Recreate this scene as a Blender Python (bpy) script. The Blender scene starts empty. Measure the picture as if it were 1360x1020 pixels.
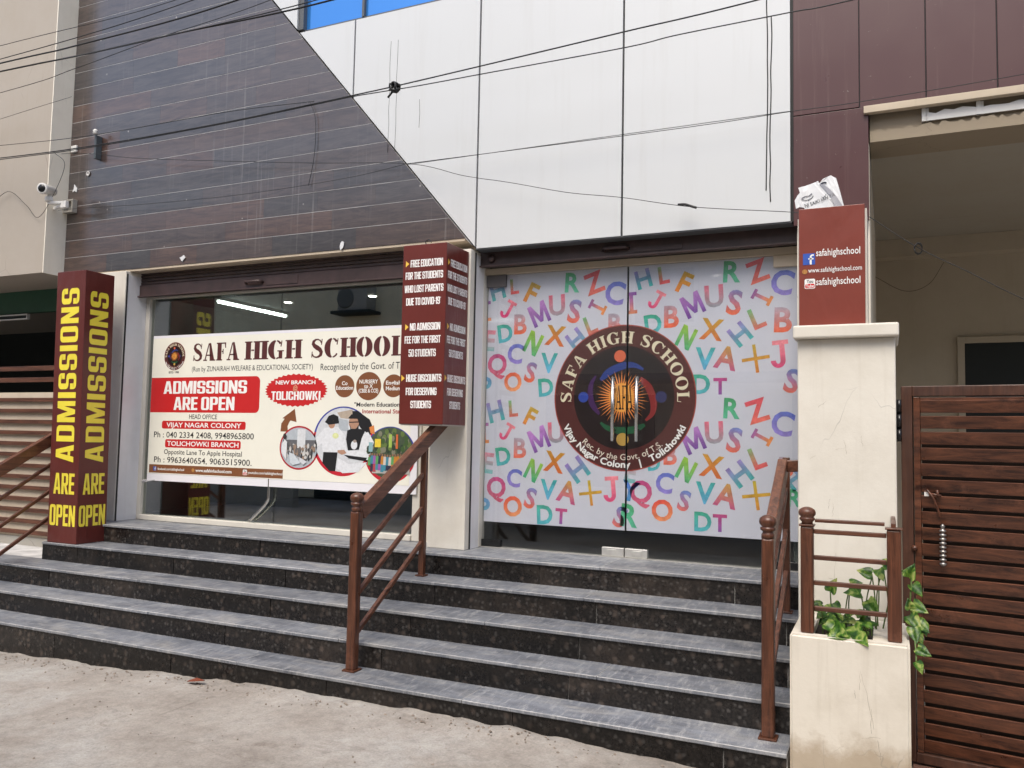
import bpy, bmesh, math, random
from mathutils import Vector, Matrix, noise
R = math.radians
scn = bpy.context.scene
COL = scn.collection
# ------------------------------------------------------------------ camera
YAW, PITCH, ROLL = R(24.54), R(3.82), R(1.148)
CAM = Vector((0.0, -5.97, 1.66))
cd = bpy.data.cameras.new('camera'); cam = bpy.data.objects.new('camera', cd); COL.objects.link(cam)
_f = Vector((-math.sin(YAW)*math.cos(PITCH), math.cos(YAW)*math.cos(PITCH), math.sin(PITCH)))
_r = Vector((math.cos(YAW), math.sin(YAW), 0)); _u = _r.cross(_f)
_x = math.cos(ROLL)*_r + math.sin(ROLL)*_u; _y = -math.sin(ROLL)*_r + math.cos(ROLL)*_u
cam.matrix_world = Matrix(((_x.x, _y.x, -_f.x, CAM.x), (_x.y, _y.y, -_f.y, CAM.y), (_x.z, _y.z, -_f.z, CAM.z), (0, 0, 0, 1)))
cd.sensor_width = 36; cd.lens = 1095.4/1360*36; cd.clip_end = 500; cd.clip_start = 0.05
scn.camera = cam
# ------------------------------------------------------------------ light
SUN_EL, SUN_AZ = R(56), R(178)          # high, from the street side; hazy sky
w = bpy.data.worlds.new("World"); scn.world = w; w.use_nodes = True
nt = w.node_tree
sky = nt.nodes.new('ShaderNodeTexSky'); sky.sky_type = 'NISHITA'; sky.sun_disc = False
sky.sun_elevation = SUN_EL; sky.sun_rotation = SUN_AZ; sky.dust_density = 4.0; sky.air_density = 1.0; sky.ozone_density = 1.0
nt.links.new(sky.outputs[0], nt.nodes['Background'].inputs[0]); nt.nodes['Background'].inputs[1].default_value = 0.14
sd = bpy.data.lights.new('sun', 'SUN'); sd.energy = 1.5; sd.angle = R(32); sd.color = (1.0, 0.97, 0.88)
sun = bpy.data.objects.new('sun', sd); COL.objects.link(sun)
_sd = Vector((math.sin(SUN_AZ)*math.cos(SUN_EL), math.cos(SUN_AZ)*math.cos(SUN_EL), math.sin(SUN_EL)))
sun.rotation_euler = _sd.to_track_quat('Z', 'Y').to_euler(); sun.location = _sd*30
vs = scn.view_settings; vs.view_transform = 'Standard'; vs.look = 'None'; vs.exposure = 0.62; vs.gamma = 1
scn.cycles.max_bounces = 10; scn.cycles.transparent_max_bounces = 16

# ------------------------------------------------------------------ helpers
def S(r, g, b):
    def c(v):
        v /= 255.0
        return v/12.92 if v <= 0.04045 else ((v+0.055)/1.055)**2.4
    return (c(r), c(g), c(b))
class NB:
    def __init__(s, name):
        s.m = bpy.data.materials.new(name); s.m.use_nodes = True; s.t = s.m.node_tree; s.n = s.t.nodes
        s.b = s.n['Principled BSDF']; s.out = s.n['Material Output']
    def N(s, typ, **kw):
        n = s.n.new(typ)
        for k, v in kw.items(): setattr(n, k, v)
        return n
    def L(s, a, b): s.t.links.new(a, b)
    def coord(s, scale=(1, 1, 1), rot=(0, 0, 0)):
        tc = s.N('ShaderNodeTexCoord'); mp = s.N('ShaderNodeMapping')
        mp.inputs['Scale'].default_value = scale; mp.inputs['Rotation'].default_value = rot
        s.L(tc.outputs['Object'], mp.inputs[0]); return mp.outputs[0]
    def noise(s, co, scale, detail=5, rough=0.6, dist=0.0):
        n = s.N('ShaderNodeTexNoise'); n.inputs['Scale'].default_value = scale; n.inputs['Detail'].default_value = detail
        n.inputs['Roughness'].default_value = rough; n.inputs['Distortion'].default_value = dist
        s.L(co, n.inputs['Vector']); return n.outputs['Fac']
    def ramp(s, fac, stops):
        r = s.N('ShaderNodeValToRGB'); e = r.color_ramp.elements
        while len(e) < len(stops): e.new(0.5)
        for el, (p, c) in zip(e, stops):
            el.position = p; el.color = (c, c, c, 1) if isinstance(c, (int, float)) else (*c, 1)
        s.L(fac, r.inputs[0]); return r.outputs[0]
    def mix(s, fac, a, b, mode='MIX'):
        m = s.N('ShaderNodeMix', data_type='RGBA', blend_type=mode)
        for k, v in ((0, fac), (6, a), (7, b)):
            if isinstance(v, (int, float)): m.inputs[k].default_value = v
            elif isinstance(v, tuple): m.inputs[k].default_value = (*v, 1)
            else: s.L(v, m.inputs[k])
        return m.outputs[2]
    def bump(s, h, strength=0.3, dist=0.01):
        b = s.N('ShaderNodeBump'); b.inputs['Strength'].default_value = strength; b.inputs['Distance'].default_value = dist
        s.L(h, b.inputs['Height']); s.L(b.outputs[0], s.b.inputs['Normal'])
    def set(s, col=None, rough=None, metal=None, spec=None):
        for k, v in (('Base Color', col), ('Roughness', rough), ('Metallic', metal), ('Specular IOR Level', spec)):
            if v is None: continue
            i = s.b.inputs[k]
            if isinstance(v, tuple): i.default_value = (*v, 1)
            elif isinstance(v, (int, float)): i.default_value = v
            else: s.L(v, i)
        return s.m

def plain(name, col, rough=0.5, var=0.12, scale=6, metal=0.0, bump=0.0, stretch=(1, 1, 1), spec=None):
    k = NB(name); co = k.coord(stretch)
    f = k.ramp(k.noise(co, scale, 6), [(0.3, 1-var), (0.7, 1+var*0.6)])
    c = k.mix(1.0, col, f, 'MULTIPLY')
    if bump: k.bump(k.noise(co, scale*6, 4), bump, 0.004)
    return k.set(c, rough, metal, spec)
def painted_wall(name, col, dirt=(0.3, 0.24, 0.16), amount=0.5, rough=0.75, low=None, cracks=True):
    k = NB(name); co = k.coord()
    n1 = k.ramp(k.noise(co, 2.2, 7, 0.65), [(0.42, 0.0), (0.78, amount)])
    streak = k.ramp(k.noise(k.coord((14, 14, 0.7)), 1.5, 5, 0.6), [(0.55, 0.0), (0.8, amount*0.5)])
    c = k.mix(n1, col, tuple(0.40*a+0.60*b for a, b in zip(col, dirt)))
    c = k.mix(streak, c, tuple(0.3*a+0.7*b for a, b in zip(col, dirt)))
    if low:       # splash stains that climb from the foot of the wall
        tc = k.N('ShaderNodeTexCoord'); sp = k.N('ShaderNodeSeparateXYZ'); k.L(tc.outputs['Object'], sp.inputs[0])
        ad = k.N('ShaderNodeMath', operation='MULTIPLY_ADD'); k.L(k.noise(co, 4.5, 7, 0.7), ad.inputs[0]); ad.inputs[1].default_value = -1.3*low
        k.L(sp.outputs['Z'], ad.inputs[2])
        m = k.ramp(ad.outputs[0], [(0.0, 0.6), (0.02+0.28*low, 0.0)])
        c = k.mix(m, c, (0.30, 0.21, 0.12))
    if cracks:
        v = k.N('ShaderNodeTexVoronoi', feature='DISTANCE_TO_EDGE'); v.inputs['Scale'].default_value = 1.7
        dv = k.mix(0.12, co, k.N('ShaderNodeTexNoise').outputs['Color']); k.L(dv, v.inputs['Vector'])
        cr = k.ramp(v.outputs['Distance'], [(0.0, 1.0), (0.004, 0.0)])
        pick = k.ramp(k.noise(co, 1.3, 2), [(0.56, 0.0), (0.6, 0.55)])
        mm = k.N('ShaderNodeMath', operation='MULTIPLY'); k.L(cr, mm.inputs[0]); k.L(pick, mm.inputs[1])
        c = k.mix(mm.outputs[0], c, tuple(a*0.35 for a in col))
    k.bump(k.noise(co, 40, 6, 0.7), 0.25, 0.004)
    return k.set(c, rough)
def wood(name, c0, c1, rough=0.35, axis='Z', sc=1.0):
    k = NB(name); st = {'Z': (30, 30, 1.6), 'X': (1.6, 30, 30), 'Y': (30, 1.6, 30)}[axis]
    co = k.coord(tuple(a*sc for a in st))
    c = k.ramp(k.noise(co, 1.2, 7, 0.75, 0.8), [(0.36, c0), (0.64, c1)])
    wear = k.ramp(k.noise(k.coord(), 7, 7, 0.75), [(0.56, 0.0), (0.74, 0.4)])
    c = k.mix(wear, c, tuple(min(1, a*1.7+0.02) for a in c1))
    k.bump(k.noise(co, 1.2, 6, 0.7, 0.6), 0.12, 0.003)
    rr = k.ramp(k.noise(k.coord(), 9, 5), [(0.3, rough-0.08), (0.7, rough+0.15)])
    return k.set(c, rr)
def attr_mat(name, rough=0.4, var=0.06, scale=9, transp=0.0, streak=None, coat=0.0, coat_r=0.1, wrinkle=0.0):
    k = NB(name); a = k.N('ShaderNodeAttribute', attribute_name='col'); co = k.coord()
    f = k.ramp(k.noise(co, scale, 6, 0.65), [(0.25, 1-var), (0.75, 1+var)])
    c = k.mix(1.0, a.outputs['Color'], f, 'MULTIPLY')
    if streak: c = streak(k, c)
    k.set(c, rough)
    if wrinkle: k.bump(k.noise(k.coord((3, 3, 1.2)), 2.2, 3, 0.5, 0.4), wrinkle, 0.03)
    if coat: k.b.inputs['Coat Weight'].default_value = coat; k.b.inputs['Coat Roughness'].default_value = coat_r; k.b.inputs['Coat IOR'].default_value = 1.75
    if transp:
        t = k.N('ShaderNodeBsdfTransparent'); m = k.N('ShaderNodeMixShader'); m.inputs[0].default_value = transp
        k.L(k.b.outputs[0], m.inputs[1]); k.L(t.outputs[0], m.inputs[2]); k.L(m.outputs[0], k.out.inputs[0])
    return k.m
def glass_mat(name, tint, ior=1.5, refl=(1, 1, 1), rough=0.0):
    k = NB(name); k.n.remove(k.b)
    t = k.N('ShaderNodeBsdfTransparent'); t.inputs[0].default_value = (*tint, 1)
    g = k.N('ShaderNodeBsdfGlossy'); g.inputs['Color'].default_value = (*refl, 1); g.inputs['Roughness'].default_value = rough
    fr = k.N('ShaderNodeFresnel'); geo = k.N('ShaderNodeNewGeometry'); mr = k.N('ShaderNodeMapRange')
    mr.inputs['To Min'].default_value = ior; mr.inputs['To Max'].default_value = 1.0/ior     # same reflection from either side of a thin pane
    k.L(geo.outputs['Backfacing'], mr.inputs['Value']); k.L(mr.outputs[0], fr.inputs[0])
    m = k.N('ShaderNodeMixShader'); k.L(fr.outputs[0], m.inputs[0]); k.L(t.outputs[0], m.inputs[1]); k.L(g.outputs[0], m.inputs[2])
    k.L(m.outputs[0], k.out.inputs[0]); return k.m
def lamp_mat(name, col, st):
    k = NB(name); k.b.inputs['Emission Color'].default_value = (*col, 1); k.b.inputs['Emission Strength'].default_value = st
    return k.set((0.8, 0.8, 0.8), 0.4)

class MB:
    """collects shapes (world coordinates) and links them as ONE mesh object"""
    def __init__(s): s.bm = bmesh.new(); s.col = s.bm.loops.layers.float_color.new('col'); s.mi = 0
    def _add(s, verts, faces, color=None, smooth=False):
        vs_ = [s.bm.verts.new(v) for v in verts]; out = []
        for f in faces:
            try: fc = s.bm.faces.new([vs_[i] for i in f])
            except ValueError: continue
            fc.smooth = smooth; fc.material_index = s.mi; out.append(fc)
            if color is not None:
                for i, l in zip(f, fc.loops):
                    c = color[i] if isinstance(color, list) else color
                    l[s.col] = (*c, 1)
        return out
    def box(s, x0, x1, y0, y1, z0, z1, bevel=0.0, color=None, M=None):
        t = bmesh.new()
        v = [t.verts.new(p) for p in ((x0, y0, z0), (x1, y0, z0), (x1, y1, z0), (x0, y1, z0), (x0, y0, z1), (x1, y0, z1), (x1, y1, z1), (x0, y1, z1))]
        for f in ((0, 3, 2, 1), (4, 5, 6, 7), (0, 1, 5, 4), (1, 2, 6, 5), (2, 3, 7, 6), (3, 0, 4, 7)): t.faces.new([v[i] for i in f])
        if bevel: bmesh.ops.bevel(t, geom=t.edges[:], offset=bevel, segments=2, affect='EDGES', profile=0.5)
        s._merge(t, M, color)
        return s
    def _merge(s, t, M=None, color=None, smooth=False):
        t.verts.index_update()
        vs_ = [(M @ v.co) if M else v.co.copy() for v in t.verts]
        s._add(vs_, [[v.index for v in f.verts] for f in t.faces], color, smooth); t.free()
    def bar(s, p0, p1, w, h, up=(0, 0, 1), bevel=0.0):
        p0, p1 = Vector(p0), Vector(p1); d = p1-p0; L = d.length; d.normalize(); up = Vector(up)
        sx = d.cross(up).normalized(); uz = sx.cross(d)
        M = Matrix(((sx.x, d.x, uz.x, p0.x), (sx.y, d.y, uz.y, p0.y), (sx.z, d.z, uz.z, p0.z), (0, 0, 0, 1)))
        return s.box(-w/2, w/2, 0, L, -h/2, h/2, bevel, M=M)
    def tube(s, pts, r, n=8, smooth=True, taper=None):
        pts = [Vector(p) for p in pts]; rings = []; prev = None
        for i, p in enumerate(pts):
            d = (pts[min(i+1, len(pts)-1)]-pts[max(i-1, 0)]).normalized()
            a = d.cross(Vector((0, 0, 1)) if abs(d.z) < 0.95 else Vector((1, 0, 0))).normalized()
            if prev is not None:
                a = (prev-d*prev.dot(d)).normalized()
            prev = a; b = d.cross(a); rr = r if taper is None else r*taper[i]
            rings.append([p+rr*(math.cos(2*math.pi*k/n)*a+math.sin(2*math.pi*k/n)*b) for k in range(n)])
        v = [q for rg in rings for q in rg]; f = []
        for i in range(len(pts)-1):
            for k in range(n): f.append((i*n+k, i*n+(k+1) % n, (i+1)*n+(k+1) % n, (i+1)*n+k))
        f.append(tuple(range(n))[::-1]); f.append(tuple((len(pts)-1)*n+k for k in range(n)))
        s._add(v, f, None, smooth); return s
    def lathe(s, c, prof, n=20, axis=(0, 0, 1)):
        c = Vector(c); ax = Vector(axis).normalized(); a = ax.orthogonal().normalized(); b = ax.cross(a); v = []; f = []
        for (r, h) in prof:
            for k in range(n): v.append(c+ax*h+r*(math.cos(2*math.pi*k/n)*a+math.sin(2*math.pi*k/n)*b))
        for i in range(len(prof)-1):
            for k in range(n): f.append((i*n+k, i*n+(k+1) % n, (i+1)*n+(k+1) % n, (i+1)*n+k))
        f.append(tuple(range(n))[::-1]); f.append(tuple((len(prof)-1)*n+k for k in range(n)))
        s._add(v, f, None, True); return s
    def prism(s, pts, y0, y1):       # outline in x,z pushed from y0 to y1
        n = len(pts); v = [(x, y0, z) for x, z in pts]+[(x, y1, z) for x, z in pts]
        f = [tuple(range(n)), tuple(range(2*n-1, n-1, -1))]+[(i, i+n, (i+1) % n+n, (i+1) % n) for i in range(n)]
        s._add(v, f); return s
    def clip(s, co, no):
        g = s.bm.verts[:]+s.bm.edges[:]+s.bm.faces[:]
        bmesh.ops.bisect_plane(s.bm, geom=g, plane_co=co, plane_no=no, clear_outer=True, dist=1e-6); return s
    def build(s, name, mats, parent=None, fix=True):
        if fix: bmesh.ops.recalc_face_normals(s.bm, faces=s.bm.faces[:])
        base = BASE.get(parent, Vector()) if parent else Vector()
        me = bpy.data.meshes.new(name)
        if parent: bmesh.ops.translate(s.bm, verts=s.bm.verts[:], vec=-base)
        else:      # a thing made of one mesh: origin at its base
            xs = [v.co for v in s.bm.verts]
            base = Vector((sum(p.x for p in xs)/len(xs), sum(p.y for p in xs)/len(xs), min(p.z for p in xs)))
            bmesh.ops.translate(s.bm, verts=s.bm.verts[:], vec=-base)
        s.bm.to_mesh(me); s.bm.free()
        for m in (mats if isinstance(mats, (list, tuple)) else [mats]): me.materials.append(m)
        o = bpy.data.objects.new(name, me); COL.objects.link(o)
        if parent: o.parent = parent; BASE[o] = base
        else: o.location = base; BASE[o] = base
        return o
BASE = {}
def thing(name, label, cat, loc=(0, 0, 0), group=None):
    o = bpy.data.objects.new(name, None); COL.objects.link(o); o.location = loc; o.empty_display_size = 0.1; BASE[o] = Vector(loc)
    return tag(o, label, cat, group)
def tag(o, label, cat, group=None):
    o['label'] = label; o['category'] = cat
    if group: o['group'] = group
    return o
def structure(o): o['kind'] = 'structure'; return o
def catmull(pts, n=8):
    P = [Vector(p) for p in pts]
    if len(P) == 2:
        return [P[0].lerp(P[1], i/n) for i in range(n+1)]
    P = [2*P[0]-P[1]]+P+[2*P[-1]-P[-2]]; out = []
    for i in range(1, len(P)-2):
        for k in range(n):
            t = k/n; a, b, c, d = P[i-1:i+3]
            out.append(0.5*((2*b)+(c-a)*t+(2*a-5*b+4*c-d)*t*t+(3*b-a-3*c+d)*t**3))
    out.append(P[-2]); return out

# ---- flat printing: 2-D polygons laid on a face, each layer a hair proud of the one below
def text2d(body, h, bold=0.0, xs=1.0, gap=1.0):
    c = bpy.data.curves.new('t', 'FONT'); c.body = body; c.size = 1; c.offset = bold; c.resolution_u = 3; c.space_character = gap; c.fill_mode = 'FRONT'
    o = bpy.data.objects.new('t', c); me = bpy.data.meshes.new_from_object(o)
    k = h/(0.69+2*bold)
    v = [((p.co.x+bold)*k*xs, (p.co.y+bold)*k) for p in me.vertices]; f = [tuple(p.vertices) for p in me.polygons]
    bpy.data.objects.remove(o); bpy.data.curves.remove(c); bpy.data.meshes.remove(me)
    x0 = min(p[0] for p in v); v = [(x-x0, y) for x, y in v]
    return v, f, max(p[0] for p in v)
def fit(body, wdt, h, bold=0.0, gap=1.0):     # lettering stretched to a given width
    v, f, W = text2d(body, h, bold, 1.0, gap); return [(x*wdt/W, y) for x, y in v], f, wdt
def poly(pts): return list(pts), [tuple(range(len(pts)))], 0
def rect(x0, y0, x1, y1): return poly([(x0, y0), (x1, y0), (x1, y1), (x0, y1)])
def rrect(x0, y0, x1, y1, r, corners=(1, 1, 1, 1), n=6):
    p = []
    for (cx, cy, a, on) in ((x1-r, y1-r, 0, corners[0]), (x0+r, y1-r, 90, corners[1]), (x0+r, y0+r, 180, corners[2]), (x1-r, y0+r, 270, corners[3])):
        if on: p += [(cx+r*math.cos(R(a+90*i/n)), cy+r*math.sin(R(a+90*i/n))) for i in range(n+1)]
        else:
            p.append((cx+r*(1 if a in (0, 270) else -1), cy+r*(1 if a in (0, 90) else -1)))
    return poly(p)
def ell(cx, cy, rx, ry, n=48): return poly([(cx+rx*math.cos(2*math.pi*i/n), cy+ry*math.sin(2*math.pi*i/n)) for i in range(n)])
def strip(c, wd):     # ribbon along a centre line with a width at each point
    v = []; f = []
    for i, (x, y) in enumerate(c):
        a = c[max(i-1, 0)]; b = c[min(i+1, len(c)-1)]; dx, dy = b[0]-a[0], b[1]-a[1]; L = math.hypot(dx, dy) or 1
        v += [(x-dy/L*wd[i]/2, y+dx/L*wd[i]/2), (x+dy/L*wd[i]/2, y-dx/L*wd[i]/2)]
    for i in range(len(c)-1): f.append((2*i, 2*i+1, 2*i+3, 2*i+2))
    return v, f, 0
def ring(cx, cy, rx, ry, ix, iy, a0=0, a1=360, n=28, ox=0.0):
    v = []; f = []
    for i in range(n+1):
        a = R(a0+(a1-a0)*i/n); v += [(cx+rx*math.cos(a), cy+ry*math.sin(a)), (cx+ox+ix*math.cos(a), cy+iy*math.sin(a))]
    for i in range(n): f.append((2*i, 2*i+1, 2*i+3, 2*i+2))
    return v, f, 0
def merge(parts):
    V = []; F = []
    for v, f, _ in parts:
        b = len(V); V += v; F += [tuple(i+b for i in q) for q in f]
    return V, F, max(p[0] for p in V)
def xf(t, dx=0, dy=0, sx=1, sy=1, rot=0):
    c, s_ = math.cos(R(rot)), math.sin(R(rot))
    return [(dx+c*x*sx-s_*y*sy, dy+s_*x*sx+c*y*sy) for x, y in t[0]], t[1], t[2]*sx
def serif(ch, g=0.0, T=0.21):    # slab-serif capital, cap height 1; g > 0 cuts the stencil bridges
    t, s = 0.08, 0.07; ex = T-0.21
    def stem(x): return [rect(x, s, x+T, 1-s), rect(x-0.07, 0, x+T+0.07, s), rect(x-0.07, 1-s, x+T+0.07, 1)]
    if ch == 'I': p = stem(0.09); W = 0.39
    elif ch == 'H': p = stem(0.08)+stem(0.58)+[rect(0.08+T+g, 0.47, 0.58-g, 0.55)]; W = 0.87
    elif ch == 'L': p = stem(0.08)+[rect(0.36+g, 0, 0.66, s), poly([(0.62, s), (0.66, s), (0.69, 0.33), (0.64, 0.33)])]; W = 0.72
    elif ch == 'F': p = stem(0.08)+[rect(0.36+g, 1-s, 0.68, 1), poly([(0.63, 0.7), (0.69, 0.7), (0.68, 1-s), (0.6, 1-s)]), rect(0.08+T+g, 0.46, 0.5, 0.54), rect(0.46, 0.36, 0.52, 0.64)]; W = 0.72
    elif ch == 'A': p = [poly([(0.10, s), (0.18, s), (0.44-g*0.7, 0.93), (0.40-g*0.7, 1.0), (0.38-g, 0.97)]), poly([(0.56-ex, s), (0.80, s), (0.53, 1.0), (0.41, 1.0)]), rect(0.22+g*0.4, 0.28, 0.62-g, 0.35), rect(0.0, 0, 0.28, s), rect(0.47, 0, 0.89, s)]; W = 0.9
    elif ch in 'OCG':
        gg = 0 if g == 0 else 7
        if ch == 'O': p = [ring(0.44, 0.5, 0.44, 0.52, 0.21-ex, 0.455, 90+gg, 270-gg), ring(0.44, 0.5, 0.44, 0.52, 0.21-ex, 0.455, -90+gg, 90-gg)]; W = 0.9
        else:
            p = [ring(0.44, 0.5, 0.44, 0.52, 0.21-ex, 0.455, 90+gg, 270-gg, ox=0.02), ring(0.44, 0.5, 0.40, 0.52, 0.24, 0.45, 40, 90-gg, 10), poly([(0.68, 0.66), (0.74, 0.66), (0.78, 0.98), (0.73, 0.98)])]
            if ch == 'C': p += [ring(0.44, 0.5, 0.40, 0.52, 0.30, 0.45, 270+gg, 322, 10)]; W = 0.84
            else: p += [ring(0.44, 0.5, 0.38, 0.52, 0.24, 0.45, 270+gg, 300, 8), rect(0.6, 0.02, 0.8, 0.4), rect(0.52, 0.4, 0.88, 0.46)]; W = 0.9
    elif ch == 'S':
        c = [(0.62, 0.78), (0.55, 0.90), (0.42, 0.965), (0.28, 0.95), (0.17, 0.86), (0.15, 0.74), (0.23, 0.63), (0.38, 0.53), (0.54, 0.43), (0.62, 0.30), (0.60, 0.15), (0.48, 0.06), (0.34, 0.03), (0.20, 0.07), (0.10, 0.20)]
        wv = [0.07, 0.07, 0.07, 0.10, 0.16, 0.19, 0.22, 0.25, 0.22, 0.20, 0.17, 0.11, 0.08, 0.07, 0.07]
        p = [strip(c, wv), poly([(0.60, 0.68), (0.65, 0.68), (0.68, 0.98), (0.63, 0.98)]), poly([(0.06, 0.02), (0.11, 0.02), (0.13, 0.33), (0.08, 0.33)])]; W = 0.76
    else: return None, 0.4
    return merge(p), W
def serif_text(body, h, g=0.0, tr=0.06, T=0.21):
    x = 0; out = []
    for ch in body:
        if ch == ' ': x += 0.42*h; continue
        t, W = serif(ch, g, T); out.append(xf(t, x, 0, h, h)); x += (W+tr)*h
    m = merge(out); return m[0], m[1], x-tr*h
def arc_up(t, r0, a_mid, cx=0, cy=0):
    W = t[2]; return [(cx+(r0+y)*math.cos(a_mid+(W/2-x)/r0), cy+(r0+y)*math.sin(a_mid+(W/2-x)/r0)) for x, y in t[0]], t[1], 0
def arc_down(t, r0, a_mid, cx=0, cy=0):
    W = t[2]; return [(cx+(r0-y)*math.cos(a_mid+(x-W/2)/r0), cy+(r0-y)*math.sin(a_mid+(x-W/2)/r0)) for x, y in t[0]], t[1], 0
def rr_ring(x0, y0, x1, y1, ro, tx, ty, i0=0, i1=24):
    def path(a0, b0, a1, b1, r):
        p = [(a1, (b0+b1)/2)]
        for cx, cy, a in ((a1-r, b1-r, 0), (a0+r, b1-r, 90), (a0+r, b0+r, 180), (a1-r, b0+r, 270)):
            p += [(cx+r*math.cos(R(a+22.5*i)), cy+r*math.sin(R(a+22.5*i))) for i in range(5)]
            p.append({0: ((a0+a1)/2, b1), 90: (a0, (b0+b1)/2), 180: ((a0+a1)/2, b0), 270: (a1, (b0+b1)/2)}[a])
        return p
    A = path(x0, y0, x1, y1, ro); Bp = path(x0+tx, y0+ty, x1-tx, y1-ty, max(0.012, ro-min(tx, ty)*0.75))
    v = []; f = []
    for i in range(i0, i1+1): v += [A[i], Bp[i]]
    for i in range(i1-i0): f.append((2*i, 2*i+1, 2*i+3, 2*i+2))
    return v, f, 0
def heavy(ch):      # condensed poster capital, cap height 1, pieces butt without overlapping
    T, h, W, q = 0.185, 0.15, 0.52, 0.15
    if ch == 'I': return [rect(0, 0, T, 1)], T
    if ch == 'L': return [rect(0, 0, T, 1), rect(T, 0, 0.43, h)], 0.43
    if ch == 'E': return [rect(0, 0, T, 1), rect(T, 0, 0.43, h), rect(T, 1-h, 0.43, 1), rect(T, 0.44, 0.41, 0.58)], 0.43
    if ch == 'F': return [rect(0, 0, T, 1), rect(T, 1-h, 0.42, 1), rect(T, 0.43, 0.40, 0.57)], 0.42
    if ch == 'T': return [rect(0, 1-h, 0.49, 1), rect(0.15, 0, 0.335, 1-h)], 0.49
    if ch == 'H': return [rect(0, 0, T, 1), rect(0.345, 0, 0.53, 1), rect(T, 0.43, 0.345, 0.58)], 0.53
    if ch in 'O0': return [rr_ring(0, 0, W, 1, q, T, h*0.9)], W
    if ch == 'C': return [rr_ring(0, 0, W, 1, q, T, h*0.9, 1, 23), rect(W-T, 0.62, W, 1-q), rect(W-T, q, W, 0.38)], W
    if ch == 'G': return [rr_ring(0, 0, W, 1, q, T, h*0.9, 1, 23), rect(W-T, 0.64, W, 1-q), rect(W-T, q, W, 0.40), rect(0.27, 0.40, W, 0.53)], W
    if ch == 'U': return [rr_ring(0, 0, W, 1, q, T, h*0.9, 13, 23), rect(0, q, T, 1), rect(W-T, q, W, 1)], W
    if ch == '5': return [rect(0, 1-h, 0.48, 1), rect(0, 0.64, T, 1-h), rect(0, 0.64-h*0.9, W/2, 0.64), rr_ring(0, 0, W, 0.64, q, T, h*0.9, 0, 6), rr_ring(0, 0, W, 0.64, q, T, h*0.9, 13, 24), rect(0, q, T, 0.34)], W
    if ch == 'S':
        a = [rr_ring(0, 0.43, W, 1, q, T, h*0.9, 1, 18), rr_ring(0, 0, W, 0.43+h*0.9, q, T, h*0.9, 0, 6), rr_ring(0, 0, W, 0.43+h*0.9, q, T, h*0.9, 13, 24), rect(W-T, 0.66, W, 1-q), rect(0, q, T, 0.34)]
        return a, W
    if ch == 'D': return [rect(0, 0, T, 1), rr_ring(0, 0, W, 1, q, T, h*0.9, 0, 6), rr_ring(0, 0, W, 1, q, T, h*0.9, 18, 24), rect(T, 1-h*0.9, W/2, 1), rect(T, 0, W/2, h*0.9)], W
    if ch in 'PR':
        a = [rect(0, 0, T, 1), rr_ring(0, 0.40, W, 1, q, T, h*0.9, 0, 6), rr_ring(0, 0.40, W, 1, q, T, h*0.9, 18, 24), rect(T, 1-h*0.9, W/2, 1), rect(T, 0.40, W/2, 0.40+h*0.9)]
        if ch == 'R': a.append(poly([(T+0.03, 0.40), (T+0.20, 0.40), (W+0.03, 0), (W-0.17, 0)]))
        return a, W
    if ch == 'A': return [poly([(0, 0), (0.18, 0), (0.28, 0.78), (0.28, 1), (0.16, 1)]), poly([(0.56, 0), (0.40, 1), (0.28, 1), (0.28, 0.78), (0.38, 0)]), poly([(0.206, 0.19), (0.354, 0.19), (0.336, 0.33), (0.224, 0.33)])], 0.56
    if ch == 'M': return [poly([(0, 0), (0.16, 0), (0.16, 0.62), (0.27, 0), (0.41, 0), (0.52, 0.62), (0.52, 0), (0.68, 0), (0.68, 1), (0.46, 1), (0.34, 0.42), (0.22, 1), (0, 1)])], 0.68
    if ch == 'N': return [poly([(0, 0), (0.17, 0), (0.17, 0.55), (0.35, 0), (0.53, 0), (0.53, 1), (0.36, 1), (0.36, 0.48), (0.18, 1), (0, 1)])], 0.53
    if ch == 'W': return [poly([(0.12, 0), (0.31, 0), (0.37, 0.5), (0.43, 0), (0.62, 0), (0.74, 1), (0.57, 1), (0.515, 0.35), (0.45, 1), (0.29, 1), (0.225, 0.35), (0.17, 1), (0, 1)])], 0.74
    if ch == 'V': return [poly([(0.18, 0), (0.38, 0), (0.56, 1), (0.38, 1), (0.28, 0.3), (0.18, 1), (0, 1)])], 0.56
    if ch == 'K': return [rect(0, 0, T, 1), poly([(T, 0.40), (T+0.05, 0.47), (0.36, 0), (0.56, 0), (0.33, 0.55), (0.54, 1), (0.35, 1), (T, 0.58)])], 0.56
    if ch == '1': return [rect(0.10, 0, 0.285, 1), poly([(0, 0.70), (0.10, 0.74), (0.10, 0.92), (0, 0.84)])], 0.285
    if ch == '9': return [rr_ring(0, 0.40, W, 1, q, T, h*0.9), rect(W-T, q, W, 0.46), rr_ring(0, 0, W, 0.8, q, T, h*0.9, 13, 23), rect(0, q, T, 0.28)], W
    if ch == '-': return [rect(0, 0.40, 0.22, 0.54)], 0.22
    if ch == '*': return [poly([(0.1+0.1*(1 if i % 2 else 0.4)*math.cos(math.pi*i/5), 0.88+0.1*(1 if i % 2 else 0.4)*math.sin(math.pi*i/5)) for i in range(10)])], 0.2
    return [], 0.2
def heavy_fit(body, wdt, h, tr=0.05):
    x = 0; out = []
    for ch in body:
        if ch == ' ': x += 0.20; continue
        ps, W = heavy(ch)
        for p in ps: out.append(xf(p, x, 0))
        x += W+tr
    V, F, _ = merge(out); k = wdt/(x-tr)
    return [(a*k, b*h) for a, b in V], F, wdt
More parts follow.
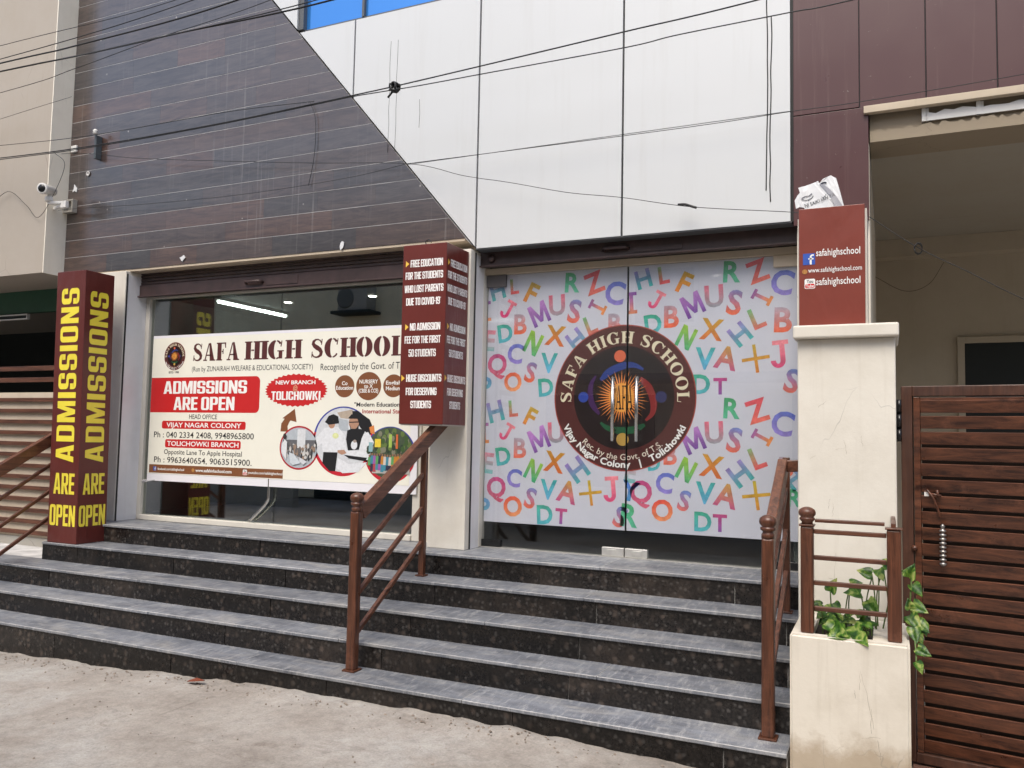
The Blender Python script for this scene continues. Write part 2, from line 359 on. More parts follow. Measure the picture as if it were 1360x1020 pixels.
class Face:          # a plane in the world: origin, u, v, outward normal
    def __init__(s, o, u, v): s.o, s.u, s.v = Vector(o), Vector(u).normalized(), Vector(v).normalized(); s.n = s.u.cross(s.v)
    def put(s, mb, t, color, lift):
        P = [s.o+s.u*x+s.v*y+s.n*lift for x, y in t[0]]
        mb._add(P, t[1], color)
def front(x, y, z): return Face((x, y, z), (1, 0, 0), (0, 0, 1))
def printed(face, items, name, mat, parent):
    """items: (shape, colour, lift) laid on the face as one printed mesh"""
    mb = MB()
    for t, c, l in items: face.put(mb, t, c, l)
    return mb.build(name, mat, parent, fix=False)

def print_each(face, items, name, mat, parent):      # each line of lettering a part of its own
    for it in items: printed(face, [it], name, mat, parent)

# ------------------------------------------------------------------ materials
WHITE, MAROON, YELLOW = (0.82, 0.82, 0.80), (0.105, 0.022, 0.018), (0.78, 0.66, 0.06)
def m_white_panel():
    k = NB('white_panel'); co = k.coord()
    c = k.mix(k.ramp(k.noise(k.coord((5, 5, 0.3)), 1.9, 7, 0.7), [(0.52, 0.0), (0.85, 0.28)]), (0.615, 0.63, 0.635), (0.47, 0.46, 0.43))
    c = k.mix(k.ramp(k.noise(co, 55, 3), [(0.74, 0.0), (0.8, 0.5)]), c, (0.3, 0.28, 0.25))
    k.bump(k.noise(co, 1.1, 2), 0.10, 0.06)
    k.b.inputs['Coat Weight'].default_value = 0.5; k.b.inputs['Coat Roughness'].default_value = 0.12
    return k.set(c, 0.38, spec=0.4)
def m_maroon_panel():
    k = NB('maroon_panel'); co = k.coord()
    c = k.mix(k.ramp(k.noise(k.coord((11, 11, 0.3)), 1.6, 7, 0.72), [(0.58, 0.0), (0.82, 0.35)]), (0.075, 0.027, 0.027), (0.24, 0.17, 0.15))
    c = k.mix(k.ramp(k.noise(co, 30, 3, 0.7), [(0.72, 0.0), (0.76, 0.5)]), c, (0.35, 0.32, 0.28))
    return k.set(c, k.ramp(k.noise(co, 3, 4), [(0.3, 0.26), (0.7, 0.42)]))
def wood_streak(k, c):
    s1 = k.noise(k.coord((1.6, 1, 13), (0, R(4), 0)), 1.5, 7, 0.72, 1.6)
    c = k.mix(k.ramp(s1, [(0.38, 0.0), (0.62, 1.0)]), k.mix(1.0, c, (0.45, 0.42, 0.46), 'MULTIPLY'), c)
    dm = k.N('ShaderNodeMath', operation='MULTIPLY'); k.L(k.ramp(k.noise(k.coord((24, 24, 0.4)), 1.3, 6, 0.65), [(0.58, 0.0), (0.70, 0.55)]), dm.inputs[0]); k.L(k.ramp(k.noise(k.coord(), 1.1, 4), [(0.45, 0.0), (0.62, 1.0)]), dm.inputs[1])
    c = k.mix(dm.outputs[0], c, (0.24, 0.22, 0.20))
    v = k.N('ShaderNodeTexVoronoi'); v.inputs['Scale'].default_value = 9; k.L(k.mix(0.05, k.coord(), k.N('ShaderNodeTexNoise').outputs['Color']), v.inputs['Vector'])
    sx = k.N('ShaderNodeSeparateColor'); k.L(v.outputs['Color'], sx.inputs[0])
    sm = k.N('ShaderNodeMath', operation='MULTIPLY'); k.L(k.ramp(v.outputs['Distance'], [(0.05, 1.0), (0.10, 0.0)]), sm.inputs[0]); k.L(k.ramp(sx.outputs[0], [(0.78, 0.0), (0.82, 0.8)]), sm.inputs[1])
    return k.mix(sm.outputs[0], c, (0.42, 0.38, 0.34))
M = dict(
    white_panel=m_white_panel(), maroon_panel=m_maroon_panel(),
    cladding=attr_mat('wood_tile', 0.2, 0.14, 5, streak=wood_streak, coat=0.9, coat_r=0.3),
    grout=plain('pale_grout', (0.56, 0.55, 0.54), 0.8, 0.35), joint=plain('dark_joint', (0.015, 0.015, 0.016), 0.6),
    cream=painted_wall('cream_paint', (0.70, 0.65, 0.56), amount=0.45),
    cream_dirty=painted_wall('stained_cream_paint', (0.68, 0.63, 0.545), amount=0.8, low=0.30),
    pillar_cream=painted_wall('weathered_cream_paint', (0.72, 0.685, 0.61), amount=0.5),
    white_paint=painted_wall('white_jamb_paint', (0.74, 0.74, 0.76), amount=0.35, rough=0.5, cracks=False),
    pale=painted_wall('pale_frame_paint', (0.62, 0.59, 0.53), amount=0.3, rough=0.5, cracks=False),
    beige=painted_wall('beige_wall_paint', (0.40, 0.355, 0.305), amount=0.35),
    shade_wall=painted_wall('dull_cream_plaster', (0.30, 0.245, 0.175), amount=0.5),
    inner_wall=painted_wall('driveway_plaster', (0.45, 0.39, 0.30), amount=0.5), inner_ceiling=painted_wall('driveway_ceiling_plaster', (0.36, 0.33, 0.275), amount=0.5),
    trim=painted_wall('cream_trim', (0.56, 0.47, 0.355), amount=0.6, rough=0.6, cracks=False),
    shutter=plain('brown_shutter_paint', (0.060, 0.036, 0.034), 0.42, 0.35, 7),
    brown=wood('brown_wood_grain_steel', (0.032, 0.011, 0.006), (0.145, 0.052, 0.026), 0.33),
    rail_y=wood('brown_wood_grain_rail', (0.050, 0.018, 0.010), (0.18, 0.070, 0.038), 0.36, 'Y'),
    rail_x=wood('brown_wood_grain_bar', (0.042, 0.015, 0.009), (0.14, 0.054, 0.030), 0.36, 'X'),
    slat=wood('brown_slat', (0.028, 0.010, 0.006), (0.150, 0.054, 0.027), 0.34, 'X', 0.7), gate_frame=wood('brown_gate_frame', (0.040, 0.017, 0.011), (0.085, 0.036, 0.022), 0.4),
    gate_dark=plain('dark_gate_sheet', (0.036, 0.021, 0.015), 0.55, 0.3),
    glass=glass_mat('clear_glass', (0.80, 0.84, 0.81), 2.6), door_glass=glass_mat('door_glass', (0.975, 0.985, 0.985), 1.5), blue_glass=None,
    chrome=plain('brushed_steel', (0.62, 0.61, 0.59), 0.22, 0.1, 20, 1.0), steel=plain('satin_aluminium', (0.62, 0.61, 0.58), 0.38, 0.1, 20, 0.6),
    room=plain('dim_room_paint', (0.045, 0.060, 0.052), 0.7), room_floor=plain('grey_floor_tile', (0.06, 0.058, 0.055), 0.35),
    print=attr_mat('printed_vinyl', 0.30, 0.13, 2.5, wrinkle=0.25), banner=attr_mat('printed_flex', 0.42, 0.04, 2, wrinkle=0.2),
    film=attr_mat('printed_window_film', 0.5, 0.05, 3, transp=0.10), ink=attr_mat('watercolour_print', 0.5, 0.34, 17, transp=0.06),
    emblem=attr_mat('emblem_print', 0.45, 0.06, 6, transp=0.03),
    cable=plain('black_cable', (0.012, 0.012, 0.013), 0.55), white_plastic=plain('white_plastic', (0.72, 0.71, 0.68), 0.4, 0.08),
    black=plain('black_plastic', (0.01, 0.01, 0.011), 0.2), green=plain('green_paint', (0.020, 0.085, 0.048), 0.5, 0.15),
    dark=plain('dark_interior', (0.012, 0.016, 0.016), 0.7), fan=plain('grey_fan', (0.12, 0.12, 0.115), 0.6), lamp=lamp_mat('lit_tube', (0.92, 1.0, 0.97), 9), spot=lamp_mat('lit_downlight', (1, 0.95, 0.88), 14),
    soil=plain('potting_soil', (0.022, 0.015, 0.010), 0.95, 0.5, 30, bump=0.8), paper=plain('torn_flex', (0.70, 0.71, 0.72), 0.5, 0.08),
    concrete=painted_wall('grey_concrete', (0.33, 0.315, 0.285), amount=0.5),
    stem=plain('plant_stem', (0.10, 0.16, 0.035), 0.5), rubble=plain('dry_leaf', (0.20, 0.045, 0.018), 0.7),
)
def m_blue():
    k = NB('blue_mirror_glass'); k.b.inputs['Coat Weight'].default_value = 0.6
    return k.set((0.045, 0.25, 0.68), 0.08, 0.45)
M['blue_glass'] = m_blue()
def m_tread():
    k = NB('dusty_granite_tread'); co = k.coord()
    c = k.ramp(k.noise(k.coord((1.2, 3.0, 3)), 3.0, 9, 0.74), [(0.32, (0.085, 0.093, 0.112)), (0.68, (0.245, 0.258, 0.285))])
    scr = k.ramp(k.noise(k.coord((9, 1.6, 2), (0, 0, R(24))), 3.2, 9, 0.82), [(0.50, 0.0), (0.66, 0.75)])
    c = k.mix(scr, c, (0.43, 0.43, 0.43))
    wipe = k.ramp(k.noise(k.coord((1, 2.2, 1), (0, 0, R(-15))), 2.1, 8, 0.7, 0.7), [(0.50, 0.0), (0.70, 0.6)])
    c = k.mix(wipe, c, (0.40, 0.385, 0.36))
    c = k.mix(k.ramp(k.noise(co, 120, 3), [(0.56, 0.0), (0.68, 0.5)]), c, (0.05, 0.05, 0.054))
    sp = k.N('ShaderNodeNewGeometry'); se = k.N('ShaderNodeSeparateXYZ'); k.L(sp.outputs['Normal'], se.inputs[0])
    edge = k.ramp(se.outputs['Z'], [(0.12, 0.0), (0.35, 1.0), (0.75, 1.0), (0.97, 0.0)])      # nosing highlight painted in where the arris is worn pale
    worn = k.N('ShaderNodeMath', operation='MULTIPLY'); k.L(edge, worn.inputs[0]); k.L(k.ramp(k.noise(co, 8, 6, 0.7), [(0.35, 0.35), (0.6, 1.0)]), worn.inputs[1])
    c = k.mix(worn.outputs[0], c, (0.50, 0.49, 0.47))
    a = k.N('ShaderNodeAttribute', attribute_name='col'); c = k.mix(1.0, c, a.outputs['Color'], 'MULTIPLY')
    return k.set(c, k.ramp(k.noise(co, 6, 5), [(0.3, 0.34), (0.7, 0.6)]))
def m_riser():
    k = NB('tan_brown_granite'); co = k.coord()
    wob = k.mix(0.03, co, k.N('ShaderNodeTexNoise').outputs['Color'])
    base = k.ramp(k.noise(co, 60, 5, 0.7), [(0.38, (0.005, 0.0045, 0.0045)), (0.70, (0.024, 0.021, 0.020))])
    c = base
    for sc_, tint, lo in ((20, (0.060, 0.048, 0.042), 0.48), (34, (0.055, 0.052, 0.051), 0.42)):
        v = k.N('ShaderNodeTexVoronoi'); v.inputs['Scale'].default_value = sc_; k.L(wob, v.inputs['Vector'])
        flake = k.ramp(v.outputs['Distance'], [(0.16, 1.0), (0.46, 0.0)])
        sx = k.N('ShaderNodeSeparateColor'); k.L(v.outputs['Color'], sx.inputs[0])
        pick = k.ramp(sx.outputs[0], [(lo, 0.0), (lo+0.3, 0.9)])
        mm = k.N('ShaderNodeMath', operation='MULTIPLY'); k.L(flake, mm.inputs[0]); k.L(pick, mm.inputs[1])
        c = k.mix(mm.outputs[0], c, tint)
    dust = k.ramp(k.noise(co, 1.4, 8, 0.72), [(0.54, 0.0), (0.80, 0.6)])
    c = k.mix(dust, c, (0.075, 0.058, 0.047))
    a = k.N('ShaderNodeAttribute', attribute_name='col'); c = k.mix(1.0, c, a.outputs['Color'], 'MULTIPLY')
    return k.set(c, k.ramp(k.noise(co, 4, 5), [(0.3, 0.16), (0.7, 0.42)]), spec=0.35)
def m_ground():
    k = NB('worn_concrete_street'); co = k.coord()
    c = k.ramp(k.noise(co, 0.9, 10, 0.70), [(0.30, (0.20, 0.170, 0.145)), (0.5, (0.315, 0.283, 0.250)), (0.7, (0.41, 0.385, 0.355))])
    c = k.mix(k.ramp(k.noise(co, 0.45, 5), [(0.52, 0.0), (0.66, 0.6)]), c, (0.39, 0.39, 0.375))        # a greyer cement patch
    c = k.mix(k.ramp(k.noise(k.coord((1, 2.0, 1), (0, 0, R(20))), 1.7, 10, 0.8, 0.9), [(0.57, 0.0), (0.70, 0.75)]), c, (0.175, 0.140, 0.115))
    c = k.mix(1.0, c, k.ramp(k.noise(co, 13, 10, 0.8), [(0.30, 0.70), (0.5, 1.0), (0.72, 1.18)]), 'MULTIPLY')
    c = k.mix(1.0, c, k.ramp(k.noise(co, 75, 4, 0.7), [(0.32, 0.84), (0.52, 1.0), (0.7, 1.12)]), 'MULTIPLY')
    v = k.N('ShaderNodeTexVoronoi'); v.inputs['Scale'].default_value = 55; k.L(co, v.inputs['Vector'])
    grit = k.N('ShaderNodeMath', operation='MULTIPLY'); k.L(k.ramp(v.outputs['Distance'], [(0.14, 1.0), (0.22, 0.0)]), grit.inputs[0]); k.L(k.ramp(k.noise(co, 5, 5, 0.7), [(0.54, 0.0), (0.66, 0.8)]), grit.inputs[1])
    c = k.mix(grit.outputs[0], c, (0.13, 0.105, 0.085))
    cr = k.N('ShaderNodeTexVoronoi', feature='DISTANCE_TO_EDGE'); cr.inputs['Scale'].default_value = 0.9
    k.L(k.mix(0.25, co, k.N('ShaderNodeTexNoise').outputs['Color']), cr.inputs['Vector'])
    cm = k.N('ShaderNodeMath', operation='MULTIPLY'); k.L(k.ramp(cr.outputs['Distance'], [(0.0, 0.8), (0.006, 0.0)]), cm.inputs[0]); k.L(k.ramp(k.noise(co, 0.8, 3), [(0.56, 0.0), (0.62, 0.7)]), cm.inputs[1])
    c = k.mix(cm.outputs[0], c, (0.12, 0.10, 0.085))
    k.bump(k.noise(co, 16, 9, 0.75), 0.45, 0.02)
    return k.set(c, 0.88)
M['tread'], M['riser'], M['ground'] = m_tread(), m_riser(), m_ground()
def m_leaf():
    k = NB('variegated_leaf'); co = k.coord((1, 1, 1))
    c = k.ramp(k.noise(co, 26, 3, 0.5, 0.8), [(0.36, (0.030, 0.100, 0.016)), (0.47, (0.070, 0.19, 0.022)), (0.54, (0.17, 0.32, 0.04)), (0.66, (0.50, 0.56, 0.17))])
    return k.set(c, 0.32)
M['leaf'] = m_leaf()

rnd = random.Random(7)
# ------------------------------------------------------------------ ground
def ground():
    def axis(a, b, fine0, fine1, st, far):
        out = []; x = a
        while x < b-1e-6:
            out.append(x); x += st if fine0 <= x < fine1 else far
        out.append(b); return out
    xs = axis(-40, 40, -8, 2, 0.05, 2.0); ys = axis(-40, -2.0, -5, -2.0, 0.12, 2.0)+[-1.95+0.035*i for i in range(12)]+[-1.4, 0, 4, 12]
    key = [(-40, -0.1), (-8, -0.10), (-6.3, -0.069), (-5.45, -0.041), (-4.9, -0.025), (-4.25, 0.015), (-3.7, 0.023), (-3.04, 0.044), (-2.2, 0.044), (-1.57, 0.029), (-0.6, 0.013), (0.2, 0), (40, 0)]
    def hx(x):
        for (a, p), (b, q) in zip(key, key[1:]):
            if a <= x <= b: return p+(q-p)*(x-a)/(b-a)
        return 0
    r2 = random.Random(3); ph = [(r2.uniform(0.7, 4), r2.uniform(0.7, 4), r2.uniform(0, 6)) for _ in range(8)]
    global ground_z
    tab = {}
    def ground_z(x, y): return tab[(min(range(len(xs)), key=lambda i: abs(xs[i]-x)), min(range(len(ys)), key=lambda i: abs(ys[i]-y)))]
    mb = MB(); V = []; F = []
    for y in ys:
        for x in xs:
            fall = max(0.0, min(1.0, 1-(-1.66-y)/2.2)) if y < -1.66 else 1.0
            if x > -0.3 and y > -1.6: fall = 0
            z = hx(x)*fall + (0.004*sum(math.sin(a*x+b*y+c) for a, b, c in ph)/2 if -8 < x < 2 and -5 < y < -1.7 else 0)
            if x < -6 and y < -1.66: z = hx(x)*max(0.3, fall)
            if -8 < x < -0.4 and -2.0 < y < -1.5:      # cement and grit banked unevenly against the first riser
                e_ = max(0, 1-abs(y+1.66)/0.26); z += e_*(0.030*noise.noise((x*1.7, y*2, 3))+0.018*noise.noise((x*6, y*6, 9))+0.007*noise.noise((x*19, y*15, 5)))
            V.append((x, y, z)); tab[((len(V)-1) % len(xs), (len(V)-1)//len(xs))] = z
    n = len(xs)
    for j in range(len(ys)-1):
        for i in range(n-1): F.append((j*n+i, j*n+i+1, (j+1)*n+i+1, (j+1)*n+i))
    mb._add(V, F, None, True)
    o = mb.build('ground', M['ground']); structure(o)
    # thin ribbon of cement and grit left along the foot of the steps
    return o
ground()

# ------------------------------------------------------------------ entrance steps
NOSE = [(0.16, -1.66), (0.32, -1.385), (0.48, -1.11), (0.64, -0.81), (0.80, -0.525)]
LEFT = [-8.6, -8.6, -8.6, -7.05, -7.05]
def steps():
    t = thing('entrance_steps', 'wide flight of dark speckled granite steps with dusty grey treads', 'steps', (-3.8, -0.9, 0))
    for i, (z, y) in enumerate(NOSE):
        yb = NOSE[i+1][1]+0.05 if i < 4 else 0.06
        z0 = NOSE[i-1][0] if i else -0.25
        mb = MB(); x = LEFT[i]; cuts = []
        while x < -0.46:
            L = rnd.uniform(1.5, 1.9); x2 = min(x+L, -0.46)
            if -0.46-x2 < 0.5: x2 = -0.46
            v = rnd.uniform(0.86, 1.16); mb.box(x, x2-0.002, y+rnd.uniform(-0.003, 0.003), yb, z-0.022, z, 0.004, (v, v, v*1.01)); cuts.append(x2); x = x2
        mb.build('tread', M['tread'], t)
        mb = MB(); x = LEFT[i]; off = rnd.uniform(0.3, 1.1); first = True
        while x < -0.46:
            x2 = min(x+(off if first else rnd.uniform(1.15, 1.35)), -0.46); first = False
            v = rnd.uniform(0.7, 1.35); mb.box(x, x2-0.006, y+0.014+rnd.uniform(-0.002, 0.002), y+0.034, z0-(0.003 if i else 0), z-0.0225, 0, (v*1.02, v, v*0.97)); x = x2
        mb.build('riser', M['riser'], t)
        mb = MB(); mb.box(LEFT[i]+0.005, -0.462, y+0.030, 0.05, -0.2, z-0.024); mb.build('grout_bed', M['grout'], t)
    return t
steps()

# ------------------------------------------------------------------ school building
PY = -0.25                                  # outer face of the facade panels
B = thing('school_building', 'school front with dark wood tile cladding, white slanted panels and maroon side panels', 'building', (-3.8, 0, 0.8))
DIAG = lambda x: 3.155+1.152*(-2.95-x)      # z of the slanted edge
TOP = 7.2
def cladding():
    hrow, gap = 0.178, 0.0052
    mb = MB(); z = 3.25; row = 0
    cols = [(0.076, 0.056, 0.048), (0.090, 0.058, 0.046), (0.066, 0.055, 0.052), (0.080, 0.055, 0.046), (0.070, 0.056, 0.051), (0.108, 0.062, 0.046)]
    while z < TOP:
        z1 = min(z+hrow, TOP); x = -7.71-rnd.uniform(0, 0.55); row += 1
        while x < -2.9:
            L = rnd.choice((0.6, 0.6, 0.9, 1.2)); x2 = x+L
            a, b = max(x, -7.71), min(x2, -2.9)
            if b-a > 0.01 and DIAG(a) > z:
                c = rnd.choice(cols); v = rnd.uniform(0.88, 1.12)
                mb.box(a, b-0.0008, PY, PY+0.0012, z, z1-gap, color=tuple(q*v for q in c))
            x = x2
        z = z1
    n = Vector((1.152, 0, 1)).normalized()
    mb.clip((-2.95-0.012, 0, 3.155), n)
    mb.build('wood_cladding', M['cladding'], B)
    mb = MB(); mb.prism([(-7.708, 3.252), (-3.05, 3.252), (-2.99, 3.19), ((-2.95-(TOP-3.155)/1.152)-0.02, TOP), (-7.708, TOP)], PY+0.0015, PY+0.04); mb.build('cladding_backing', M['grout'], B)
    mb = MB(); mb.box(-7.71, -3.05, PY+0.006, -0.02, 3.228, 3.249); mb.build('cladding_edge_trim', M['trim'], B)
cladding()
def white_panels():
    xs = [-6.6, -5.39, -4.17, -2.95, -1.756, -0.575]; zs = [3.155, 3.912, 5.262]
    n = Vector((1.152, 0, 1)).normalized(); g = 0.008
    for i in range(5):
        for j in range(3):
            za, zb = (zs[j], zs[j+1]) if j < 2 else (5.262, TOP)
            if j == 2 and xs[i] > -5: continue
            gz = 0.0015 if j == 1 else 0.004
            x1 = xs[i+1]
            if j == 2 and i == 1: x1 = -4.80
            elif j == 2: continue
            if DIAG(x1) > zb+0.02 and DIAG(xs[i]) > zb: continue
            mb = MB(); mb.box(xs[i]+g, x1-g, PY-0.004, PY+0.03, za+(gz if j else 0), zb-gz)
            if i <= 2 or j == 2: mb.clip((-2.95+0.008, 0, 3.155), -n)
            if len(mb.bm.faces): bmesh.ops.holes_fill(mb.bm, edges=[e for e in mb.bm.edges if e.is_boundary]); mb.build('white_panel', M['white_panel'], B)
            else: mb.bm.free()
    mb = MB(); mb.prism([(-2.955, 3.157), (-0.56, 3.157), (-0.56, 5.262), (-4.775, 5.262)], PY+0.022, PY+0.05); mb.prism([(-4.80, 5.29), (-4.80, TOP), (-2.95-(TOP-3.155)/1.152, TOP)], PY+0.022, PY+0.05); mb.build('panel_backing', M['joint'], B)
    mb = MB(); mb.box(-2.95, -0.575, PY+0.002, -0.02, 3.146, 3.1555); mb.build('panel_soffit', plain('grey_soffit', (0.10, 0.105, 0.11), 0.6), B)
    # dried sealant runs down the last panel
    for x0, top, low in ((-0.735, 5.2, 3.36), (-0.705, 4.6, 3.18)):
        mb = MB(); z = top; x = x0; pts = []
        while z > low: pts.append((x, PY-0.005, z)); z -= 0.13; x += rnd.uniform(-0.005, 0.005)
        mb.tube(catmull(pts, 3), 0.0040, 5); mb.build('sealant_run', M['joint'], B)
    for x0, top, low in ((-3.80, 5.0, 3.99), (-3.73, 5.0, 3.93), (-3.50, 4.45, 4.1)):
        mb = MB(); z = top; pts = []
        while z > low: pts.append((x0+rnd.uniform(-0.004, 0.004), PY-0.004, z)); z -= 0.12
        mb.tube(pts, 0.0018, 4); mb.build('drip_line', M['joint'], B)
white_panels()
def upper_window():
    f = MB(); f.box(-4.80, -0.57, PY+0.04, PY+0.10, 5.2645, 5.30); f.box(-4.797, -4.75, PY+0.012, PY+0.10, 5.30, TOP)
    for x in (-4.12, -3.34, -2.56, -1.78, -1.0): f.box(x-0.012, x+0.012, PY+0.03, PY+0.10, 5.30, TOP)
    w_ = f.build('upper_window', plain('grey_window_frame', (0.10, 0.105, 0.11), 0.4), B)
    p = MB(); p.box(-4.75, -0.57, PY+0.06, PY+0.07, 5.30, TOP); p.build('blue_pane', M['blue_glass'], w_)
upper_window()
def maroon():
    xs = [-0.562, -0.10]
    mb = MB(); mb.box(-0.562, -0.098, PY-0.002, PY+0.03, 3.12, 3.868, 0.002); mb.build('maroon_panel', M['maroon_panel'], B)
    mb = MB(); mb.box(-0.562, -0.153, PY-0.002, PY+0.03, 3.874, TOP, 0.002); mb.build('maroon_panel', M['maroon_panel'], B)
    xs = [-0.147, 0.244, 0.638, 1.03, 1.42, 1.81, 2.2, 2.6, 3.0, 3.4, 3.8, 4.2, 4.6, 5.0]
    for a, b in zip(xs, xs[1:]):
        mb = MB(); mb.box(a, b-0.007, PY-0.002, PY+0.03, 3.868, TOP, 0.002); mb.build('maroon_panel', M['maroon_panel'], B)
    mb = MB(); mb.box(-0.558, -0.105, PY+0.01, PY+0.05, 3.12, TOP); mb.box(-0.105, 5.0, PY+0.01, PY+0.05, 3.87, TOP); mb.build('maroon_backing', M['joint'], B)
    # bare box section and peeled plaster along the driveway opening
    mb = MB(); mb.box(-0.125, 5.0, PY-0.03, PY+0.02, 3.818, 3.866, 0.003); mb.build('box_section', M['trim'], B)
    for x in (0.215, 0.52, 0.9, 1.4):
        mb = MB(); mb.box(x, x+0.022, PY+0.021, PY+0.045, 3.735, 3.817); mb.box(x+0.0225, x+0.04, PY+0.030, PY+0.045, 3.735, 3.817); mb.build('bracket', M['white_plastic'], B)
    pts = [(0.245, 3.735)]; x = 0.245
    top = []
    while x < 2.4: top.append((x, 3.785+rnd.uniform(-0.012, 0.016))); x += 0.05
    mb = MB(); mb.prism([(0.245, 3.735), (2.4, 3.735)]+top[::-1], PY+0.024, PY+0.034); mb.build('peeled_strip', M['white_plastic'], B)
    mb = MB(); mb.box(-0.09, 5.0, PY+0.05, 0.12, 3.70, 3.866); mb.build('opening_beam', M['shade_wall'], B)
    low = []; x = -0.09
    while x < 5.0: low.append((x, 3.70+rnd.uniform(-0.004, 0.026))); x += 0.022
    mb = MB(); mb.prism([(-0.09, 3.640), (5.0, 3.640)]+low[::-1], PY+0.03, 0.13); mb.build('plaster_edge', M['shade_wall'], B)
maroon()
def structure_walls():
    mb = MB(); mb.box(-7.40, -6.76, -0.29, 0.06, 0.80, 3.227, 0.006); mb.build('pillar', M['pillar_cream'], B)
    mb = MB(); mb.box(-6.757, -6.752, -0.282, -0.268, 0.80, 3.20); mb.build('shutter_groove', M['joint'], B); mb = MB(); mb.box(-2.967, -2.962, -0.222, -0.206, 0.80, 3.13); mb.build('shutter_groove', M['joint'], B)
    mb = MB(); mb.box(-3.30, -2.97, -0.29, 0.06, 0.80, 3.148, 0.006); mb.build('pillar', M['pillar_cream'], B)
    mb = MB(); mb.box(-6.7595, -6.756, -0.262, -0.036, 0.801, 3.19); mb.build('white_reveal', M['white_paint'], B)
    mb = MB(); mb.box(-2.9695, -2.966, -0.200, -0.062, 0.801, 3.12); mb.build('white_reveal', M['white_paint'], B)
    mb = MB(); mb.box(-3.53, -3.302, -0.012, 0.06, 0.80, 3.2); mb.build('wall', M['cream'], B)
    mb = MB(); mb.box(-0.545, -0.095, -0.20, 2.9, 0.0, 3.118); mb.box(-0.30, -0.095, -0.199, 2.9, 3.118, 3.64); mb.build('wall', M['cream'], B)
    mb = MB(); mb.box(-7.4, -0.095, -0.02, 0.15, 3.2, TOP); mb.box(-0.095, 5.0, -0.02, 0.15, 3.88, TOP); mb.build('wall', M['cream'], B)
    # room behind the glass
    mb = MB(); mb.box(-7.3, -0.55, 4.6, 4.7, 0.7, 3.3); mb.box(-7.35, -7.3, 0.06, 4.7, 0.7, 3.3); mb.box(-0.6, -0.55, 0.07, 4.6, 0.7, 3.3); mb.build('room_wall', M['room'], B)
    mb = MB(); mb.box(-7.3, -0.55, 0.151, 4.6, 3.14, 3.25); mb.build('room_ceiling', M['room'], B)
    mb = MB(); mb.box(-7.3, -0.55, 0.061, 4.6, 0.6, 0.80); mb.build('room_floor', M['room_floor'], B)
structure_walls()
def shutters():
    def shutter(x0, x1, zb, zt, label=None):
        s_ = MB(); s_.box(x0, x1, -0.125, -0.095, zb, zb+0.115, 0.004); s_.box(x0, x1, -0.150, -0.09, zb-0.008, zb+0.004, 0.002)
        o = s_.build('rolling_shutter', M['shutter'], B)
        c = MB(); z = zb+0.118
        while z < zt+0.06: c.box(x0+0.01, x1-0.01, -0.112, -0.092, z, z+0.03, 0.008); z += 0.034
        c.build('shutter_slats', M['shutter'], o)
        xm = (x0+x1)/2; h = MB()
        h.tube([(xm-0.16, -0.124, zb+0.055), (xm-0.14, -0.16, zb+0.06), (xm+0.02, -0.16, zb+0.06), (xm+0.04, -0.124, zb+0.055)], 0.013, 8)
        h.build('shutter_handle', M['shutter'], o); h = MB()
        h.box(xm+0.08, xm+0.44, -0.130, -0.124, zb+0.02, zb+0.10, 0.002)
        h.build('lock_plate', M['shutter'], o); h = MB()
        h.lathe((x0+0.14, -0.125, zb+0.06), [(0.0, 0.03), (0.03, 0.025), (0.036, 0.0)][::-1], 12, (0, -1, 0))
        h.build('bolt_boss', M['shutter'], o)
    shutter(-7.02, -3.45, 2.995, 3.20)
    shutter(-3.01, -0.545, 3.035, 3.10)
    mb = MB(); mb.box(-3.0, -0.55, -0.03, 0.03, 2.985, 3.034); mb.build('door_header', M['trim'], B)
shutters()
def left_window():
    f = MB()
    f.box(-6.79, -6.705, -0.035, 0.035, 0.802, 3.0, 0.004); f.box(-3.60, -3.53, -0.035, 0.035, 0.802, 3.0, 0.004)
    f.box(-6.705, -3.60, -0.055, 0.035, 0.802, 0.85, 0.005); f.box(-6.705, -3.60, -0.035, 0.035, 2.985, 3.02)
    o = f.build('display_window', M['pale'], B)
    for a, b in ((-6.705, -5.075), (-5.065, -3.60)):
        p = MB(); p.box(a, b, -0.005, 0.005, 0.845, 2.99); p.build('glass_pane', M['glass'], o)
    h = MB()
    for y in (-0.045, 0.045):
        h.tube(catmull([(-5.10, y, 1.30), (-5.10, y, 1.10), (-5.11, y, 1.06), (-5.16, y, 1.0), (-5.32, y*0.9, 0.865)], 5), 0.014, 10)
    h.build('pull_handle', M['chrome'], o)
left_window()

